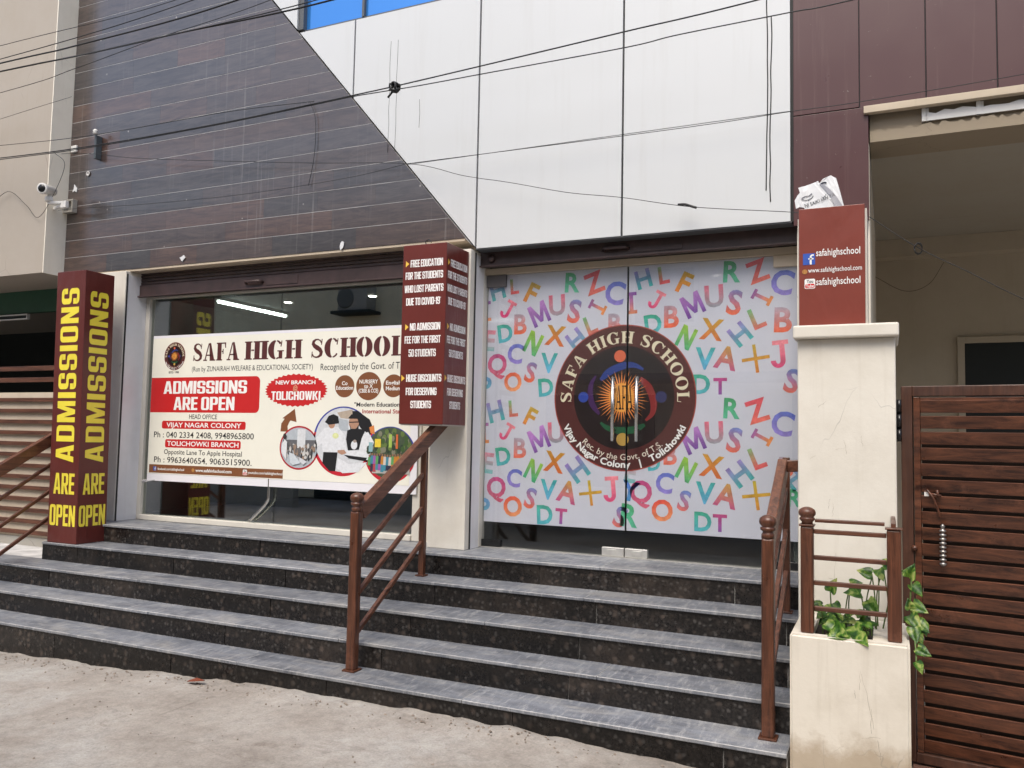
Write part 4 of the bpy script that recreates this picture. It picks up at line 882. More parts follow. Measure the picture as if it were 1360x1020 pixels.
# ------------------------------------------------------------------ banner on the left window
def banner():
    t = thing('school_banner', 'long cream school banner with red admissions panel on the left shop window', 'banner', (-5.08, -0.055, 1.18))
    fc = front(-6.605, -0.058, 1.187); W, H = 3.055, 1.418
    BR = (0.20, 0.075, 0.030); RED = (0.52, 0.016, 0.018); INK = (0.03, 0.028, 0.03); DK = (0.085, 0.020, 0.020)
    mb = MB(); mb.box(-6.608, -6.605+W, -0.057, -0.054, 1.187, 1.187+H, color=(0.76, 0.75, 0.79)); sh = mb.build('banner_sheet', M['banner'], t)
    printed(fc, [(rect(0.0, 0.07, 2.985, 1.392), (0.79, 0.775, 0.68), 0.0008)], 'cream_field', M['banner'], sh)
    # curled corner
    mb = MB(); mb.tube(catmull([(-6.60, -0.06, 1.19), (-6.63, -0.085, 1.183), (-6.645, -0.075, 1.165), (-6.60, -0.065, 1.178), (-6.50, -0.06, 1.195)], 5), 0.006, 6); mb.build('curled_corner', M['banner_grey'], t)
    title = []
    x = 0.522
    for word, a, b in (('SAFA', 0.524, 1.106), ('HIGH', 1.165, 1.82), ('SCHOOL', 1.925, 2.91)):
        s_ = serif_text(word, 0.170, 0.025, 0.04, 0.29); k = (b-a)/s_[2]
        title.append((xf(([(q[0]*k, q[1]) for q in s_[0]], s_[1], 0), a, 1.158), DK, 0.0018))
    print_each(fc, title, 'title_lettering', M['banner'], t)
    tx = [(xf(fit('(Run by ZUNAIRAH WELFARE & EDUCATIONAL SOCIETY)', 1.435, 0.048, 0.0), 0.523, 1.058), INK, 0.0018),
          (xf(fit('Recognised by the Govt. of T.S.', 0.88, 0.058, 0.0), 2.043, 1.047), INK, 0.0018),
          (xf(fit('HEAD OFFICE', 0.35, 0.044, 0.005), 0.516, 0.604), INK, 0.0018), (xf(fit('Ph : 040 2334 2408, 9948965800', 1.252, 0.056, 0.006), 0.066, 0.422), INK, 0.0018),
          (xf(fit('Opposite Lane To Apple Hospital', 0.975, 0.046, 0.006), 0.21, 0.262), INK, 0.0018), (xf(fit('Ph : 9963640654, 9063515900.', 1.222, 0.056, 0.006), 0.083, 0.180), INK, 0.0018),
          (xf(fit('"Modern Education With', 0.60, 0.036, 0.02), 2.414, 0.726), INK, 0.0018), (xf(fit('International Standards"', 0.55, 0.036, 0.02), 2.50, 0.668), (0.35, 0.02, 0.02), 0.0018),
          (xf(fit('ESTD / 1998', 0.13, 0.02, 0.02), 0.224, 1.045), INK, 0.0018)]
    print_each(fc, tx, 'detail_lettering', M['banner'], t)
    rp = [(rrect(0.0, 0.665, 1.366, 1.004, 0.05, (1, 0, 0, 1)), RED, 0.0014), (rrect(0.165, 0.508, 1.216, 0.584, 0.02), RED, 0.0014), (rrect(0.218, 0.326, 1.167, 0.406, 0.02), RED, 0.0014)]
    star = poly([(1.777+(0.351 if i % 2 else 0.326)*math.cos(2*math.pi*i/72), 0.871+(0.150 if i % 2 else 0.138)*math.sin(2*math.pi*i/72)) for i in range(72)])
    sv = [(1.777, 0.871)]+star[0]; rp.append(((sv, [(0, i+1, (i+1) % 72+1) for i in range(72)], 0), RED, 0.0014))
    ro = [printed(fc, [q_], 'red_panel', M['banner'], t) for q_ in rp]
    lt = [(xf(heavy_fit('ADMISSIONS', 1.046, 0.122), 0.168, 0.846), WHITE, 0.0022), (xf(heavy_fit('ARE OPEN', 0.763, 0.125), 0.308, 0.689), WHITE, 0.0022), (xf(fit('VIJAY NAGAR COLONY', 0.94, 0.046, 0.02), 0.226, 0.522), WHITE, 0.0022),
          (xf(fit('TOLICHOWKI BRANCH', 0.896, 0.046, 0.02), 0.246, 0.343), WHITE, 0.0022), (xf(fit('NEW BRANCH', 0.445, 0.036, 0.03), 1.548, 0.924), WHITE, 0.0022), (xf(fit('@', 0.05, 0.045, 0.0), 1.748, 0.868), (0.75, 0.5, 0.3), 0.0022),
          (xf(heavy_fit('TOLICHOWKI', 0.55, 0.078), 1.502, 0.784), WHITE, 0.0022)]
    for q_, k_ in zip(lt, (0, 0, 1, 2, 3, 3, 3)): printed(fc, [q_], 'lettering', M['banner'], ro[k_])
    bb = [(rect(0.022, 0.078, 1.668, 0.158), BR, 0.0014)]+social_icons(0.078, 0.098, 0.04)+globe(0.595, 0.118, 0.018)+tube_icon(1.205, 0.094, 0.05)
    bb += [(xf(fit('facebook.com/safahighschool', 0.345, 0.024, 0.01), 0.137, 0.106), WHITE, 0.0022), (xf(fit('www.safahighschool.com', 0.445, 0.030, 0.02), 0.627, 0.104), WHITE, 0.0022), (xf(fit('youtube.com/safahighschool', 0.40, 0.024, 0.01), 1.265, 0.108), WHITE, 0.0022)]
    bs = printed(fc, bb[:1], 'contact_strip', M['banner'], t); print_each(fc, bb[-3:], 'lettering', M['banner'], bs)
    for part, nm in ((bb[1:3], 'blue_f_icon'), (bb[3:-7], 'globe_icon'), (bb[-7:-3], 'video_icon')): printed(fc, part, nm, M['banner'], bs)
    cc = []
    for (cx, r_, lines) in ((2.307, 0.102, (('Co', 0.06, 0.022), ('Education', 0.18, -0.018))), (2.555, 0.128, (('NURSERY', 0.19, 0.034), ('to X', 0.09, -0.005), ('(CBSE & CCE)', 0.20, -0.044))), (2.806, 0.102, (('English', 0.15, 0.022), ('Medium', 0.15, -0.026)))):
        rd = printed(fc, [(ell(cx, 0.902, r_, r_*0.95), BR, 0.0014)], 'brown_roundel', M['banner'], t); cc = []
        for s_, wd, dz in lines: cc.append((xf(fit(s_, wd, 0.034, 0.02), cx-wd/2, 0.902+dz-0.012), WHITE, 0.002))
        print_each(fc, cc, 'lettering', M['banner'], rd)
    ar = strip([(1.665, 0.50), (1.665, 0.56), (1.70, 0.61), (1.735, 0.635)], [0.085, 0.075, 0.06, 0.05])
    printed(fc, [(ar, BR, 0.0012), (poly([(1.64, 0.62), (1.80, 0.585), (1.775, 0.705)]), BR, 0.0014)], 'arrow', M['banner'], t)
    fe = front(-6.605+0.293, -0.0592, 1.187+1.212); em = emblem_items(0.137)
    printed(fe, em, 'school_emblem', M['banner'], t)
    # the three round photographs
    def ph(cx, cy, rx, ry, rim, items, name):
        b = [(ell(cx, cy, rx, ry, 56), rim[0], 0.0016)]
        if len(rim) > 1: b.append((ring(cx, cy, rx, ry, rx*0.9, ry*0.9, 15, 165, 30), rim[1], 0.0018))
        b.append((ell(cx+rim[2] if len(rim) > 2 else cx, cy+(0.012 if len(rim) > 1 else 0), rx*0.93, ry*0.92, 56), items[0], 0.0020))
        l = 0.0022
        for tt, c in items[1:]: b.append((tt, c, l)); l += 0.00008
        printed(fc, b, name, M['photo'], t)
    def inside(cx, cy, rx, ry, x, y): return ((x-cx)/rx)**2+((y-cy)/ry)**2 < 0.80
    # classroom crowd
    cx, cy, rx, ry = 1.835, 0.358, 0.215, 0.195; it = [(0.42, 0.46, 0.50)]
    it.append((rect(cx-0.18, cy-0.02, cx+0.18, cy+0.07), (0.12, 0.12, 0.13))); it.append((rect(cx-0.02, cy-0.04, cx+0.07, cy+0.165), (0.62, 0.64, 0.66)))
    for i in range(90):
        x, y = cx+rnd.uniform(-0.16, 0.18), cy+rnd.uniform(-0.10, 0.03)
        if inside(cx, cy, rx, ry, x, y): it.append((ell(x, y, rnd.uniform(0.008, 0.016), rnd.uniform(0.014, 0.03), 8), rnd.choice(((0.55, 0.54, 0.52), (0.05, 0.05, 0.055), (0.28, 0.2, 0.15), (0.14, 0.13, 0.13)))))
    it += [(poly([(cx-0.185, cy-0.05), (cx-0.13, cy-0.11), (cx-0.125, cy+0.05), (cx-0.155, cy+0.075), (cx-0.18, cy+0.03)]), (0.66, 0.68, 0.70)), (ell(cx-0.155, cy+0.1, 0.02, 0.026, 12), (0.04, 0.03, 0.03)),
           (poly([(cx-0.10, cy-0.04), (cx-0.04, cy-0.06), (cx+0.03, cy-0.135), (cx-0.05, cy-0.155), (cx-0.085, cy-0.13)]), (0.55, 0.60, 0.64)), (poly([(cx+0.01, cy-0.08), (cx+0.10, cy-0.12), (cx+0.06, cy-0.15), (cx+0.02, cy-0.12)]), (0.60, 0.62, 0.66))]
    ph(cx, cy, rx, ry, ((0.40, 0.02, 0.03),), it, 'classroom_photo')
    # man handing a prize to a boy in a hat
    cx, cy = 2.305, 0.425
    def q(px, py): return (1.992+(px-395)*(0.618/490), 0.726-(py-5)*(0.603/628))
    def pg(*pts): return poly([q(*p_) for p_ in pts])
    def el(px, py, rx, ry): a = q(px, py); return ell(a[0], a[1], rx*0.00126, ry*0.00096, 24)
    SK = (0.42, 0.24, 0.16); BK = (0.012, 0.012, 0.014); WH = (0.68, 0.70, 0.73)
    it = [(0.58, 0.60, 0.63)]
    it += [(pg((590, 60), (720, 30), (720, 120), (620, 110)), (0.42, 0.35, 0.28)), (pg((715, 45), (760, 45), (860, 120), (880, 170), (870, 260), (790, 200), (720, 90)), BK), (pg((600, 110), (680, 130), (690, 230), (610, 220)), (0.40, 0.44, 0.48)), (pg((858, 190), (895, 170), (905, 250), (870, 240)), (0.62, 0.22, 0.06)),
           (pg((420, 290), (490, 200), (600, 190), (660, 260), (680, 420), (480, 430), (470, 340), (430, 380)), WH), (pg((485, 420), (605, 420), (590, 590), (540, 590), (480, 520)), BK), (el(548, 165, 28, 40), SK), (pg((490, 150), (520, 90), (560, 75), (600, 95), (610, 160), (560, 135), (520, 165)), BK), (pg((488, 140), (610, 135), (606, 158), (520, 172)), BK), (el(583, 270, 26, 26), (0.66, 0.70, 0.35)),
           (pg((700, 520), (850, 500), (780, 590), (650, 605), (600, 560), (610, 470)), WH), (pg((790, 270), (850, 230), (900, 320), (860, 480), (660, 440), (680, 400), (780, 400)), WH), (pg((680, 220), (730, 200), (830, 210), (800, 290), (780, 390), (690, 400), (672, 300)), BK), (el(732, 150, 42, 58), SK), (pg((685, 110), (710, 75), (760, 75), (785, 120), (780, 170), (760, 115), (700, 115)), BK),
           (pg((700, 165), (712, 205), (750, 205), (775, 165), (770, 215), (735, 235), (705, 215)), BK), (pg((692, 142), (778, 138), (778, 148), (692, 152)), BK), (pg((605, 400), (660, 395), (680, 425), (640, 440), (605, 420)), SK), (el(740, 350, 26, 40), WH), (el(745, 315, 14, 14), (0.3, 0.25, 0.22)), (pg((660, 440), (850, 460), (830, 490), (700, 470)), BK)]
    ph(cx, cy, 0.315, 0.302, ((0.50, 0.014, 0.03), (0.035, 0.05, 0.30)), it, 'prize_photo')
    # children in costume outdoors
    cx, cy, rx, ry = 2.79, 0.322, 0.252, 0.236; it = [(0.060, 0.085, 0.050)]
    for i in range(60):
        x, y = cx+rnd.uniform(-0.22, 0.22), cy+rnd.uniform(0.02, 0.2)
        if inside(cx, cy, rx, ry, x, y): it.append((ell(x, y, 0.02, 0.025, 8), rnd.choice(((0.05, 0.10, 0.03), (0.12, 0.18, 0.05), (0.03, 0.05, 0.03), (0.2, 0.2, 0.14)))))
    it += [(rect(cx-0.17, cy-0.16, cx+0.20, cy-0.11), (0.45, 0.43, 0.40)), (rect(cx-0.15, cy+0.06, cx-0.09, cy+0.13), (0.72, 0.55, 0.05)), (rect(cx-0.01, cy+0.06, cx+0.02, cy+0.17), (0.35, 0.5, 0.1)), (rect(cx+0.06, cy+0.05, cx+0.08, cy+0.17), (0.6, 0.14, 0.04)), (rect(cx-0.21, cy+0.02, cx-0.17, cy+0.1), (0.25, 0.42, 0.45))]
    x = cx-0.20
    while x < cx+0.21:
        for row in range(2):
            y = cy-0.09+row*0.05+rnd.uniform(-0.01, 0.01)
            if inside(cx, cy, rx*0.98, ry*0.98, x, y-0.03):
                c = rnd.choice(((0.03, 0.03, 0.06), (0.5, 0.2, 0.03), (0.05, 0.22, 0.30), (0.55, 0.5, 0.45), (0.4, 0.06, 0.08), (0.1, 0.3, 0.1), (0.3, 0.1, 0.35)))
                it.append((poly([(x-0.016, y-0.05), (x+0.016, y-0.05), (x+0.012, y+0.02), (x-0.012, y+0.02)]), c)); it.append((ell(x, y+0.03, 0.009, 0.012, 8), (0.25, 0.14, 0.09)))
        x += 0.026
    ph(cx, cy, rx, ry, ((0.50, 0.014, 0.03), (0.035, 0.05, 0.30)), it, 'costume_photo')
M['banner_grey'] = plain('flex_edge', (0.55, 0.54, 0.55), 0.5)
M['photo'] = attr_mat('printed_photo', 0.45, 0.14, 40)
banner()

# ------------------------------------------------------------------ hand rails of the steps
def rail(x, name, label, turn=None, y_top=-0.34):
    t = thing(name, label, 'railing', (x, -1.05, 0.16))
    yl, yu = -1.475, -0.63
    mb = MB(); mb.box(x-0.032, x+0.032, yl-0.032, yl+0.032, 0.165, 1.175, 0.012); p = mb.build('post', M['brown'], t)
    mb = MB(); mb.lathe((x, yl, 1.172), [(0.034, 0), (0.034, 0.022), (0.028, 0.030), (0.028, 0.036), (0.040, 0.044), (0.040, 0.056), (0.030, 0.060), (0.044, 0.074), (0.046, 0.088), (0.042, 0.104), (0.028, 0.116), (0.008, 0.122)], 20); mb.build('knob', M['brown'], p)
    mb = MB(); mb.box(x-0.046, x+0.046, yl-0.046, yl+0.046, 0.1605, 0.172, 0.003); mb.build('base_plate', M['brown'], p)
    sl = 0.575
    zh = lambda y: 1.145+sl*(y-yl)
    mb = MB(); mb.box(x-0.021, x+0.021, yu-0.021, yu+0.021, 0.645, zh(yu)-0.05, 0.004); p2 = mb.build('post', M['brown'], t)
    mb = MB(); mb.box(x-0.036, x+0.036, yu-0.036, yu+0.036, 0.6405, 0.652, 0.003); mb.build('base_plate', M['brown'], p2)
    mb = MB(); mb.bar((x, yl+0.034, zh(yl+0.034)), (x, y_top, zh(y_top)), 0.055, 0.10, bevel=0.006)
    if turn is not None: mb.bar((x-0.027, y_top, zh(y_top)-0.005), (turn, y_top, zh(y_top)+0.005), 0.055, 0.07, bevel=0.006)
    mb.build('handrail', M['rail_y'], t)
    for dz in (0.275, 0.525, 0.775):
        mb = MB(); mb.bar((x, yl+0.02, zh(yl+0.02)-dz+0.0), (x, yu-0.018, zh(yu)-dz+0.03), 0.026, 0.030, bevel=0.003); mb.build('bar', M['rail_y'], t)
rail(-3.14, 'stair_railing', 'brown wood grain stair railing under the hanging notice sign in mid flight')
rail(-0.572, 'stair_railing', 'brown stair railing seen end on beside the cream gate pillar', turn=-0.46, y_top=-0.80)
rail(-7.10, 'stair_railing', 'brown stair railing partly hidden behind the tall admissions sign')

# ------------------------------------------------------------------ gate pillar, planter and gate
def pillar():
    t = thing('gate_pillar', 'stained cream gate pillar with a flat cap slab beside the brown gate', 'pillar', (-0.21, -0.9, 0))
    mb = MB(); mb.box(-0.455, 0.04, -1.15, -0.70, 0.0, 2.245, 0.008); mb.build('shaft', M['pillar_cream'], t)
    mb = MB(); mb.box(-0.476, 0.058, -1.20, -0.66, 2.2455, 2.318, 0.010); mb.build('cap_slab', M['pillar_cream'], t)
    PILLAR.append(t)
PILLAR = []
pillar()
def scuffs(face, parent, w_, h_, n, seed, box=None):
    r7 = random.Random(seed); items = []
    for i in range(n):
        x, y = r7.uniform(0.06, w_-0.06), r7.uniform(0.05, h_-0.12); a = r7.choice((r7.gauss(90, 6), r7.gauss(90, 6), r7.uniform(-60, 60))); L = r7.uniform(0.04, 0.30 if abs(a-90) < 15 else 0.13)
        pts = []; k_ = 7
        for j in range(k_): pts.append((x+L*j/k_*math.cos(R(a))+r7.gauss(0, 0.0022), y+L*j/k_*math.sin(R(a))+r7.gauss(0, 0.0022)))
        if any(not (0.01 < p[0] < w_-0.01 and 0.02 < p[1] < h_-0.02) for p in pts): continue
        v = r7.uniform(0.6, 1.1); items.append((strip(pts, [r7.uniform(0.0005, 0.0019) for _ in pts]), (0.44*v, 0.39*v, 0.32*v), 0.0006+0.00005*i))
    print_each(face, items, 'scuff_mark', M['print'], parent)
def planter():
    t = thing('planter', 'stained cream concrete planter at the right end of the steps', 'planter', (-0.18, -1.42, 0))
    x0, x1, y0, y1, z1 = -0.444, 0.083, -1.70, -1.152, 0.748
    bm = bmesh.new()
    def quad(a): bm.faces.new([bm.verts.new(p) for p in a])
    ix0, ix1, iy0, iy1, zi = -0.345, -0.075, -1.645, -1.20, 0.60
    o = [(x0, y0), (x1, y0), (x1, y1), (x0, y1)]; i_ = [(ix0, iy0), (ix1, iy0), (ix1, iy1), (ix0, iy1)]
    O0 = [bm.verts.new((x, y, -0.1)) for x, y in o]; O1 = [bm.verts.new((x, y, z1)) for x, y in o]; I1 = [bm.verts.new((x, y, z1)) for x, y in i_]; I0 = [bm.verts.new((x, y, zi)) for x, y in i_]
    for k in range(4):
        j = (k+1) % 4
        bm.faces.new((O0[k], O0[j], O1[j], O1[k])); bm.faces.new((O1[k], O1[j], I1[j], I1[k])); bm.faces.new((I1[k], I1[j], I0[j], I0[k]))
    bm.faces.new(I0)
    bmesh.ops.bevel(bm, geom=[e for e in bm.edges if all(abs(v.co.z-z1) < 1e-5 for v in e.verts) and all(v in O1 for v in e.verts)]+[e for e in bm.edges if all(v in O0+O1 for v in e.verts) and abs(e.verts[0].co.z-e.verts[1].co.z) > 0.3], offset=0.012, segments=3, affect='EDGES')
    mb = MB(); mb._merge(bm); mb.build('box', M['cream_dirty'], t)
    scuffs(front(x0, y0, 0.0), t, x1-x0, z1, 8, 4); scuffs(front(-0.455, -1.15, 0.78), PILLAR[0], 0.49, 1.42, 10, 8)
    mb = MB(); mb.box(ix0+0.002, ix1-0.002, iy0+0.002, iy1-0.002, zi-0.01, zi+0.118); mb.build('soil', M['soil'], t)
    # guard rail standing on the rim
    t = thing('planter_railing', 'small brown guard rail standing on the rim of the cream planter', 'railing', (-0.18, -1.63, 0.748))
    mb = MB(); mb.box(-0.397, -0.337, -1.66, -1.60, 0.7485, 1.262, 0.008); p = mb.build('post', M['brown'], t)
    mb = MB(); mb.box(-0.403, -0.331, -1.666, -1.594, 1.2625, 1.272, 0.002); mb.lathe((-0.367, -1.63, 1.2725), [(0.028, 0), (0.026, 0.010), (0.036, 0.022), (0.036, 0.030), (0.030, 0.034), (0.040, 0.046), (0.041, 0.058), (0.036, 0.070), (0.022, 0.080), (0.006, 0.084)], 20); mb.build('knob', M['brown'], p)
    mb = MB(); mb.box(-0.011, 0.051, -1.66, -1.60, 0.7485, 1.268, 0.008); p = mb.build('post', M['brown'], t)
    mb = MB(); mb.box(-0.018, 0.058, -1.667, -1.593, 1.2685, 1.277, 0.002); mb.build('cap', M['brown'], p)
    for z in (1.238, 1.112, 0.990, 0.867):
        mb = MB(); mb.box(-0.336, -0.012, -1.642, -1.618, z-0.011, z+0.011, 0.003); mb.build('bar', M['rail_x'], t)
    mb = MB(); mb.box(-0.331, -0.019, -1.645, -1.605, 1.283, 1.299, 0.003); mb.build('bar', M['rail_x'], t)
    for z in (1.285, 1.112, 0.990, 0.867):
        mb = MB(); mb.box(0.008, 0.030, -1.598, -1.153, z-0.010, z+0.010, 0.003); mb.build('bar', M['rail_x'], t)
planter()
def pothos():
    t = thing('pothos_plant', 'trailing green and yellow leafed plant growing in the cream planter', 'plant', (-0.2, -1.45, 0.64))
    r3 = random.Random(11)
    lm, sm = MB(), MB()
    def leaf(p, size, nrm, tip):
        """heart-shaped leaf, folded along its midrib and drooping at the tip"""
        p = Vector(p); tip = Vector(tip).normalized(); nrm = Vector(nrm); nrm = (nrm-tip*nrm.dot(tip)).normalized(); side = tip.cross(nrm)
        prof = [(-0.10, 0.16), (-0.06, 0.30), (0.06, 0.40), (0.22, 0.42), (0.42, 0.37), (0.62, 0.26), (0.82, 0.12), (1.0, 0.0)]
        mid = []; Lf = []; Rt = []
        for a, w_ in prof:
            ca = max(a, 0.0) if w_ < 0.2 and a < 0 else a
            c = p+tip*size*ca-nrm*size*0.22*max(0, a)**2
            mid.append(p+tip*size*max(a, 0.02)-nrm*size*0.22*max(0, a)**2); Lf.append(c+side*size*w_+nrm*size*w_*0.28); Rt.append(c-side*size*w_+nrm*size*w_*0.28)
        n = len(prof); V = mid+Lf+Rt; F = []
        for i in range(n-1): F += [(i, i+1, n+i+1, n+i), (i, 2*n+i, 2*n+i+1, i+1)]
        lm._add(V, F, None, True)
    def stem(a, b, sag=0.03):
        a, b = Vector(a), Vector(b); m = (a+b)/2+Vector((r3.uniform(-0.02, 0.02), r3.uniform(-0.02, 0.02), sag)); sm.tube(catmull([a, m, b], 5), 0.0035, 6)
    view = Vector((0.05, -1, 0.35))
    spec = [(-0.285, -1.62, 0.80, 0.085, (0.6, -0.3, -0.3)), (-0.31, -1.55, 0.86, 0.075, (-0.7, -0.2, 0.2)), (-0.27, -1.50, 0.93, 0.085, (0.3, -0.2, 0.9)), (-0.255, -1.52, 0.88, 0.075, (0.4, -0.4, -0.6)), (-0.245, -1.64, 0.79, 0.10, (0.5, -0.7, -0.2)),
            (-0.16, -1.62, 0.80, 0.10, (0.3, -0.6, -0.5)), (-0.19, -1.65, 0.775, 0.11, (-0.8, -0.5, -0.2)), (-0.13, -1.60, 0.83, 0.085, (0.5, -0.5, -0.2)), (-0.18, -1.45, 0.97, 0.065, (0.8, -0.2, 0.2)), (-0.13, -1.47, 0.93, 0.09, (-0.7, -0.3, 0.1)), (-0.10, -1.46, 0.90, 0.095, (0.4, -0.3, -0.5)),
            (-0.08, -1.40, 1.02, 0.08, (-0.9, -0.1, 0.2)), (-0.03, -1.38, 1.06, 0.075, (0.5, -0.2, 0.5)), (-0.05, -1.42, 1.05, 0.07, (0.2, -0.4, -0.5)), (-0.21, -1.62, 0.775, 0.08, (0.1, -0.9, -0.2)), (-0.14, -1.655, 0.765, 0.09, (0.5, -0.8, -0.3)), (-0.23, -1.50, 0.78, 0.07, (-0.4, -0.5, 0.3)), (-0.11, -1.55, 0.79, 0.07, (0.6, -0.3, 0.3)),
            # trailing over the right rim beside the gate
            (0.085, -1.42, 1.02, 0.085, (0.2, -0.3, 0.7)), (0.10, -1.42, 0.99, 0.080, (0.5, -0.4, -0.5)), (0.10, -1.45, 0.90, 0.085, (0.8, -0.3, -0.4)), (0.085, -1.48, 0.85, 0.09, (0.5, -0.4, -0.6)), (0.12, -1.45, 0.82, 0.08, (0.7, -0.3, -0.6)), (0.10, -1.50, 0.80, 0.085, (0.2, -0.4, -0.9)), (0.14, -1.44, 0.81, 0.07, (0.4, -0.3, -0.9)), (0.11, -1.46, 0.77, 0.07, (0.6, -0.3, -0.8)), (0.115, -1.55, 0.715, 0.075, (0.8, -0.3, -0.4)), (0.11, -1.58, 0.655, 0.065, (0.5, -0.3, -0.8)), (0.095, -1.48, 0.88, 0.07, (-0.2, -0.5, 0.6))]
    for (x, y, z, s_, tip) in spec:
        nr = view+Vector((r3.uniform(-0.45, 0.45), 0, r3.uniform(-0.2, 0.6))); leaf((x, y, z), s_*0.92, nr, tip)
        if x < 0.05: stem((x+r3.uniform(-0.03, 0.03), min(y+0.05, -1.25), 0.64), (x, y, z), 0.02)
    for i in range(34):
        x, y, z = r3.uniform(-0.33, -0.09), r3.uniform(-1.60, -1.25), r3.uniform(0.725, 0.82)
        leaf((x, y, z), r3.uniform(0.03, 0.075), Vector((r3.uniform(-0.6, 0.6), -0.5, 0.8)), (r3.uniform(-1, 1), r3.uniform(-0.9, 0.2), r3.uniform(-0.4, 0.3)))
    sm.tube(catmull([(-0.05, -1.35, 0.66), (0.0, -1.36, 0.90), (0.05, -1.38, 1.04), (0.095, -1.42, 1.02), (0.09, -1.45, 0.90), (0.10, -1.47, 0.80), (0.11, -1.54, 0.70), (0.11, -1.57, 0.65)], 6), 0.004, 6)
    for p in ([(-0.05, -1.30, 0.66), (-0.06, -1.33, 0.9), (-0.03, -1.38, 1.05)], [(-0.09, -1.28, 0.66), (-0.11, -1.33, 0.85), (-0.08, -1.40, 1.01)], [(-0.16, -1.30, 0.66), (-0.19, -1.36, 0.82), (-0.18, -1.45, 0.96)]): sm.tube(catmull(p, 6), 0.0035, 6)
    bmesh.ops.solidify(lm.bm, geom=lm.bm.faces[:], thickness=0.0008)
    lm.build('leaves', M['leaf'], t); sm.build('stems', M['stem'], t)
pothos()
def gate():
    t = thing('driveway_gate', 'dark brown metal gate of horizontal slats beside the cream pillar', 'gate', (0.12, -1.05, 0.0))
    a = R(-8.0); Mx = Matrix.Translation((0.066, -1.06, 0)) @ Matrix.Rotation(a, 4, 'Z')
    L, H0, H1 = 1.75, 0.03, 1.985
    mb = MB()
    for b in ((0, 0.055, -0.02, 0.03, H0, H1), (L-0.075, L, -0.02, 0.03, H0, H1), (0.0555, L-0.0755, -0.02, 0.03, H1-0.055, H1), (0.0555, L-0.0755, -0.02, 0.03, H0, H0+0.05)): mb.box(*b, 0.004, M=Mx)
    f = mb.build('frame', M['gate_frame'], t)
    mb = MB()
    for b in ((0.060, 0.092, -0.015, 0.025, H0+0.052, H1-0.058), (L-0.118, L-0.079, -0.015, 0.025, H0+0.052, H1-0.058), (0.0925, L-0.1185, -0.012, 0.025, H1-0.10, H1-0.060)): mb.box(*b, 0.003, M=Mx)
    mb.build('inner_frame', M['slat'], f)
    mb = MB(); z = H0+0.06
    while z < H1-0.12:
        # each slat leans back at its foot like a louvre
        S_ = Mx @ Matrix.Translation((0.093, 0.0, z)) @ Matrix.Rotation(R(14), 4, 'X')
        mb.box(0, L-0.212, -0.005, 0.005, 0, 0.067, 0.002, M=S_); z += 0.0835
    mb.build('slats', M['slat'], t)
    mb = MB(); mb.box(0.0935, L-0.1195, 0.030, 0.034, H0+0.055, H1-0.27, M=Mx); mb.build('back_sheet', M['gate_dark'], t)
    mb = MB(); prof = [(0.006, 0)]
    for i in range(9): prof += [(0.017, 0.010+i*0.021), (0.017, 0.018+i*0.021), (0.008, 0.021+i*0.021), (0.008, 0.028+i*0.021)]
    prof += [(0.012, 0.205), (0.004, 0.218)]
    mb.lathe(Mx @ Vector((0.195, -0.055, 1.05)), prof, 14); mb.tube([Mx @ Vector((0.195, -0.055, 1.065)), Mx @ Vector((0.195, 0.0, 1.065))], 0.006, 8); mb.tube([Mx @ Vector((0.195, -0.055, 1.245)), Mx @ Vector((0.195, 0.0, 1.245))], 0.006, 8)
    mb.build('grab_handle', plain('worn_iron', (0.32, 0.30, 0.28), 0.35, 0.2, 20, 0.8), t)
    mb = MB(); mb.tube(catmull([Mx @ Vector((0.12, -0.03, 1.44)), Mx @ Vector((0.15, -0.04, 1.40)), Mx @ Vector((0.175, -0.035, 1.33)), Mx @ Vector((0.18, -0.03, 1.30))], 4), 0.006, 8)
    mb.tube([Mx @ Vector((0.13, -0.035, 1.42)), Mx @ Vector((0.19, -0.035, 1.41))], 0.006, 8); mb.tube([Mx @ Vector((0.17, -0.035, 1.44)), Mx @ Vector((0.175, -0.035, 1.40))], 0.006, 8); mb.build('latch', M['slat'], t)
    mb = MB(); mb.box(0.108, 0.130, -0.025, 0.0, 1.405, 1.425, M=Mx); mb.build('latch_plate', M['white_plastic'], t)
    mb = MB()
    for z in (1.72, 1.80, 1.88): mb.tube([(0.055, -1.088, z-0.032), (0.055, -1.088, z+0.032)], 0.012, 10)
    mb.box(0.041, 0.070, -1.080, -1.072, 1.70, 1.91); mb.build('hinge', M['black'], t)
    mb = MB(); mb.lathe(Mx @ Vector((0.06, -0.022, 1.13)), [(0.014, 0), (0.016, 0.012), (0.006, 0.02)], 10, Mx.to_3x3() @ Vector((0, -1, 0))); mb.build('bolt', M['slat'], t)
gate()
mb = MB(); mb.box(0.10, 2.3, -1.35, -0.9, -0.05, 0.018, 0.006); tag(mb.build('gate_sill', plain('red_brown_paver', (0.17, 0.085, 0.06), 0.8, 0.3, 12), None), 'low reddish concrete sill on the ground under the brown gate', 'sill')

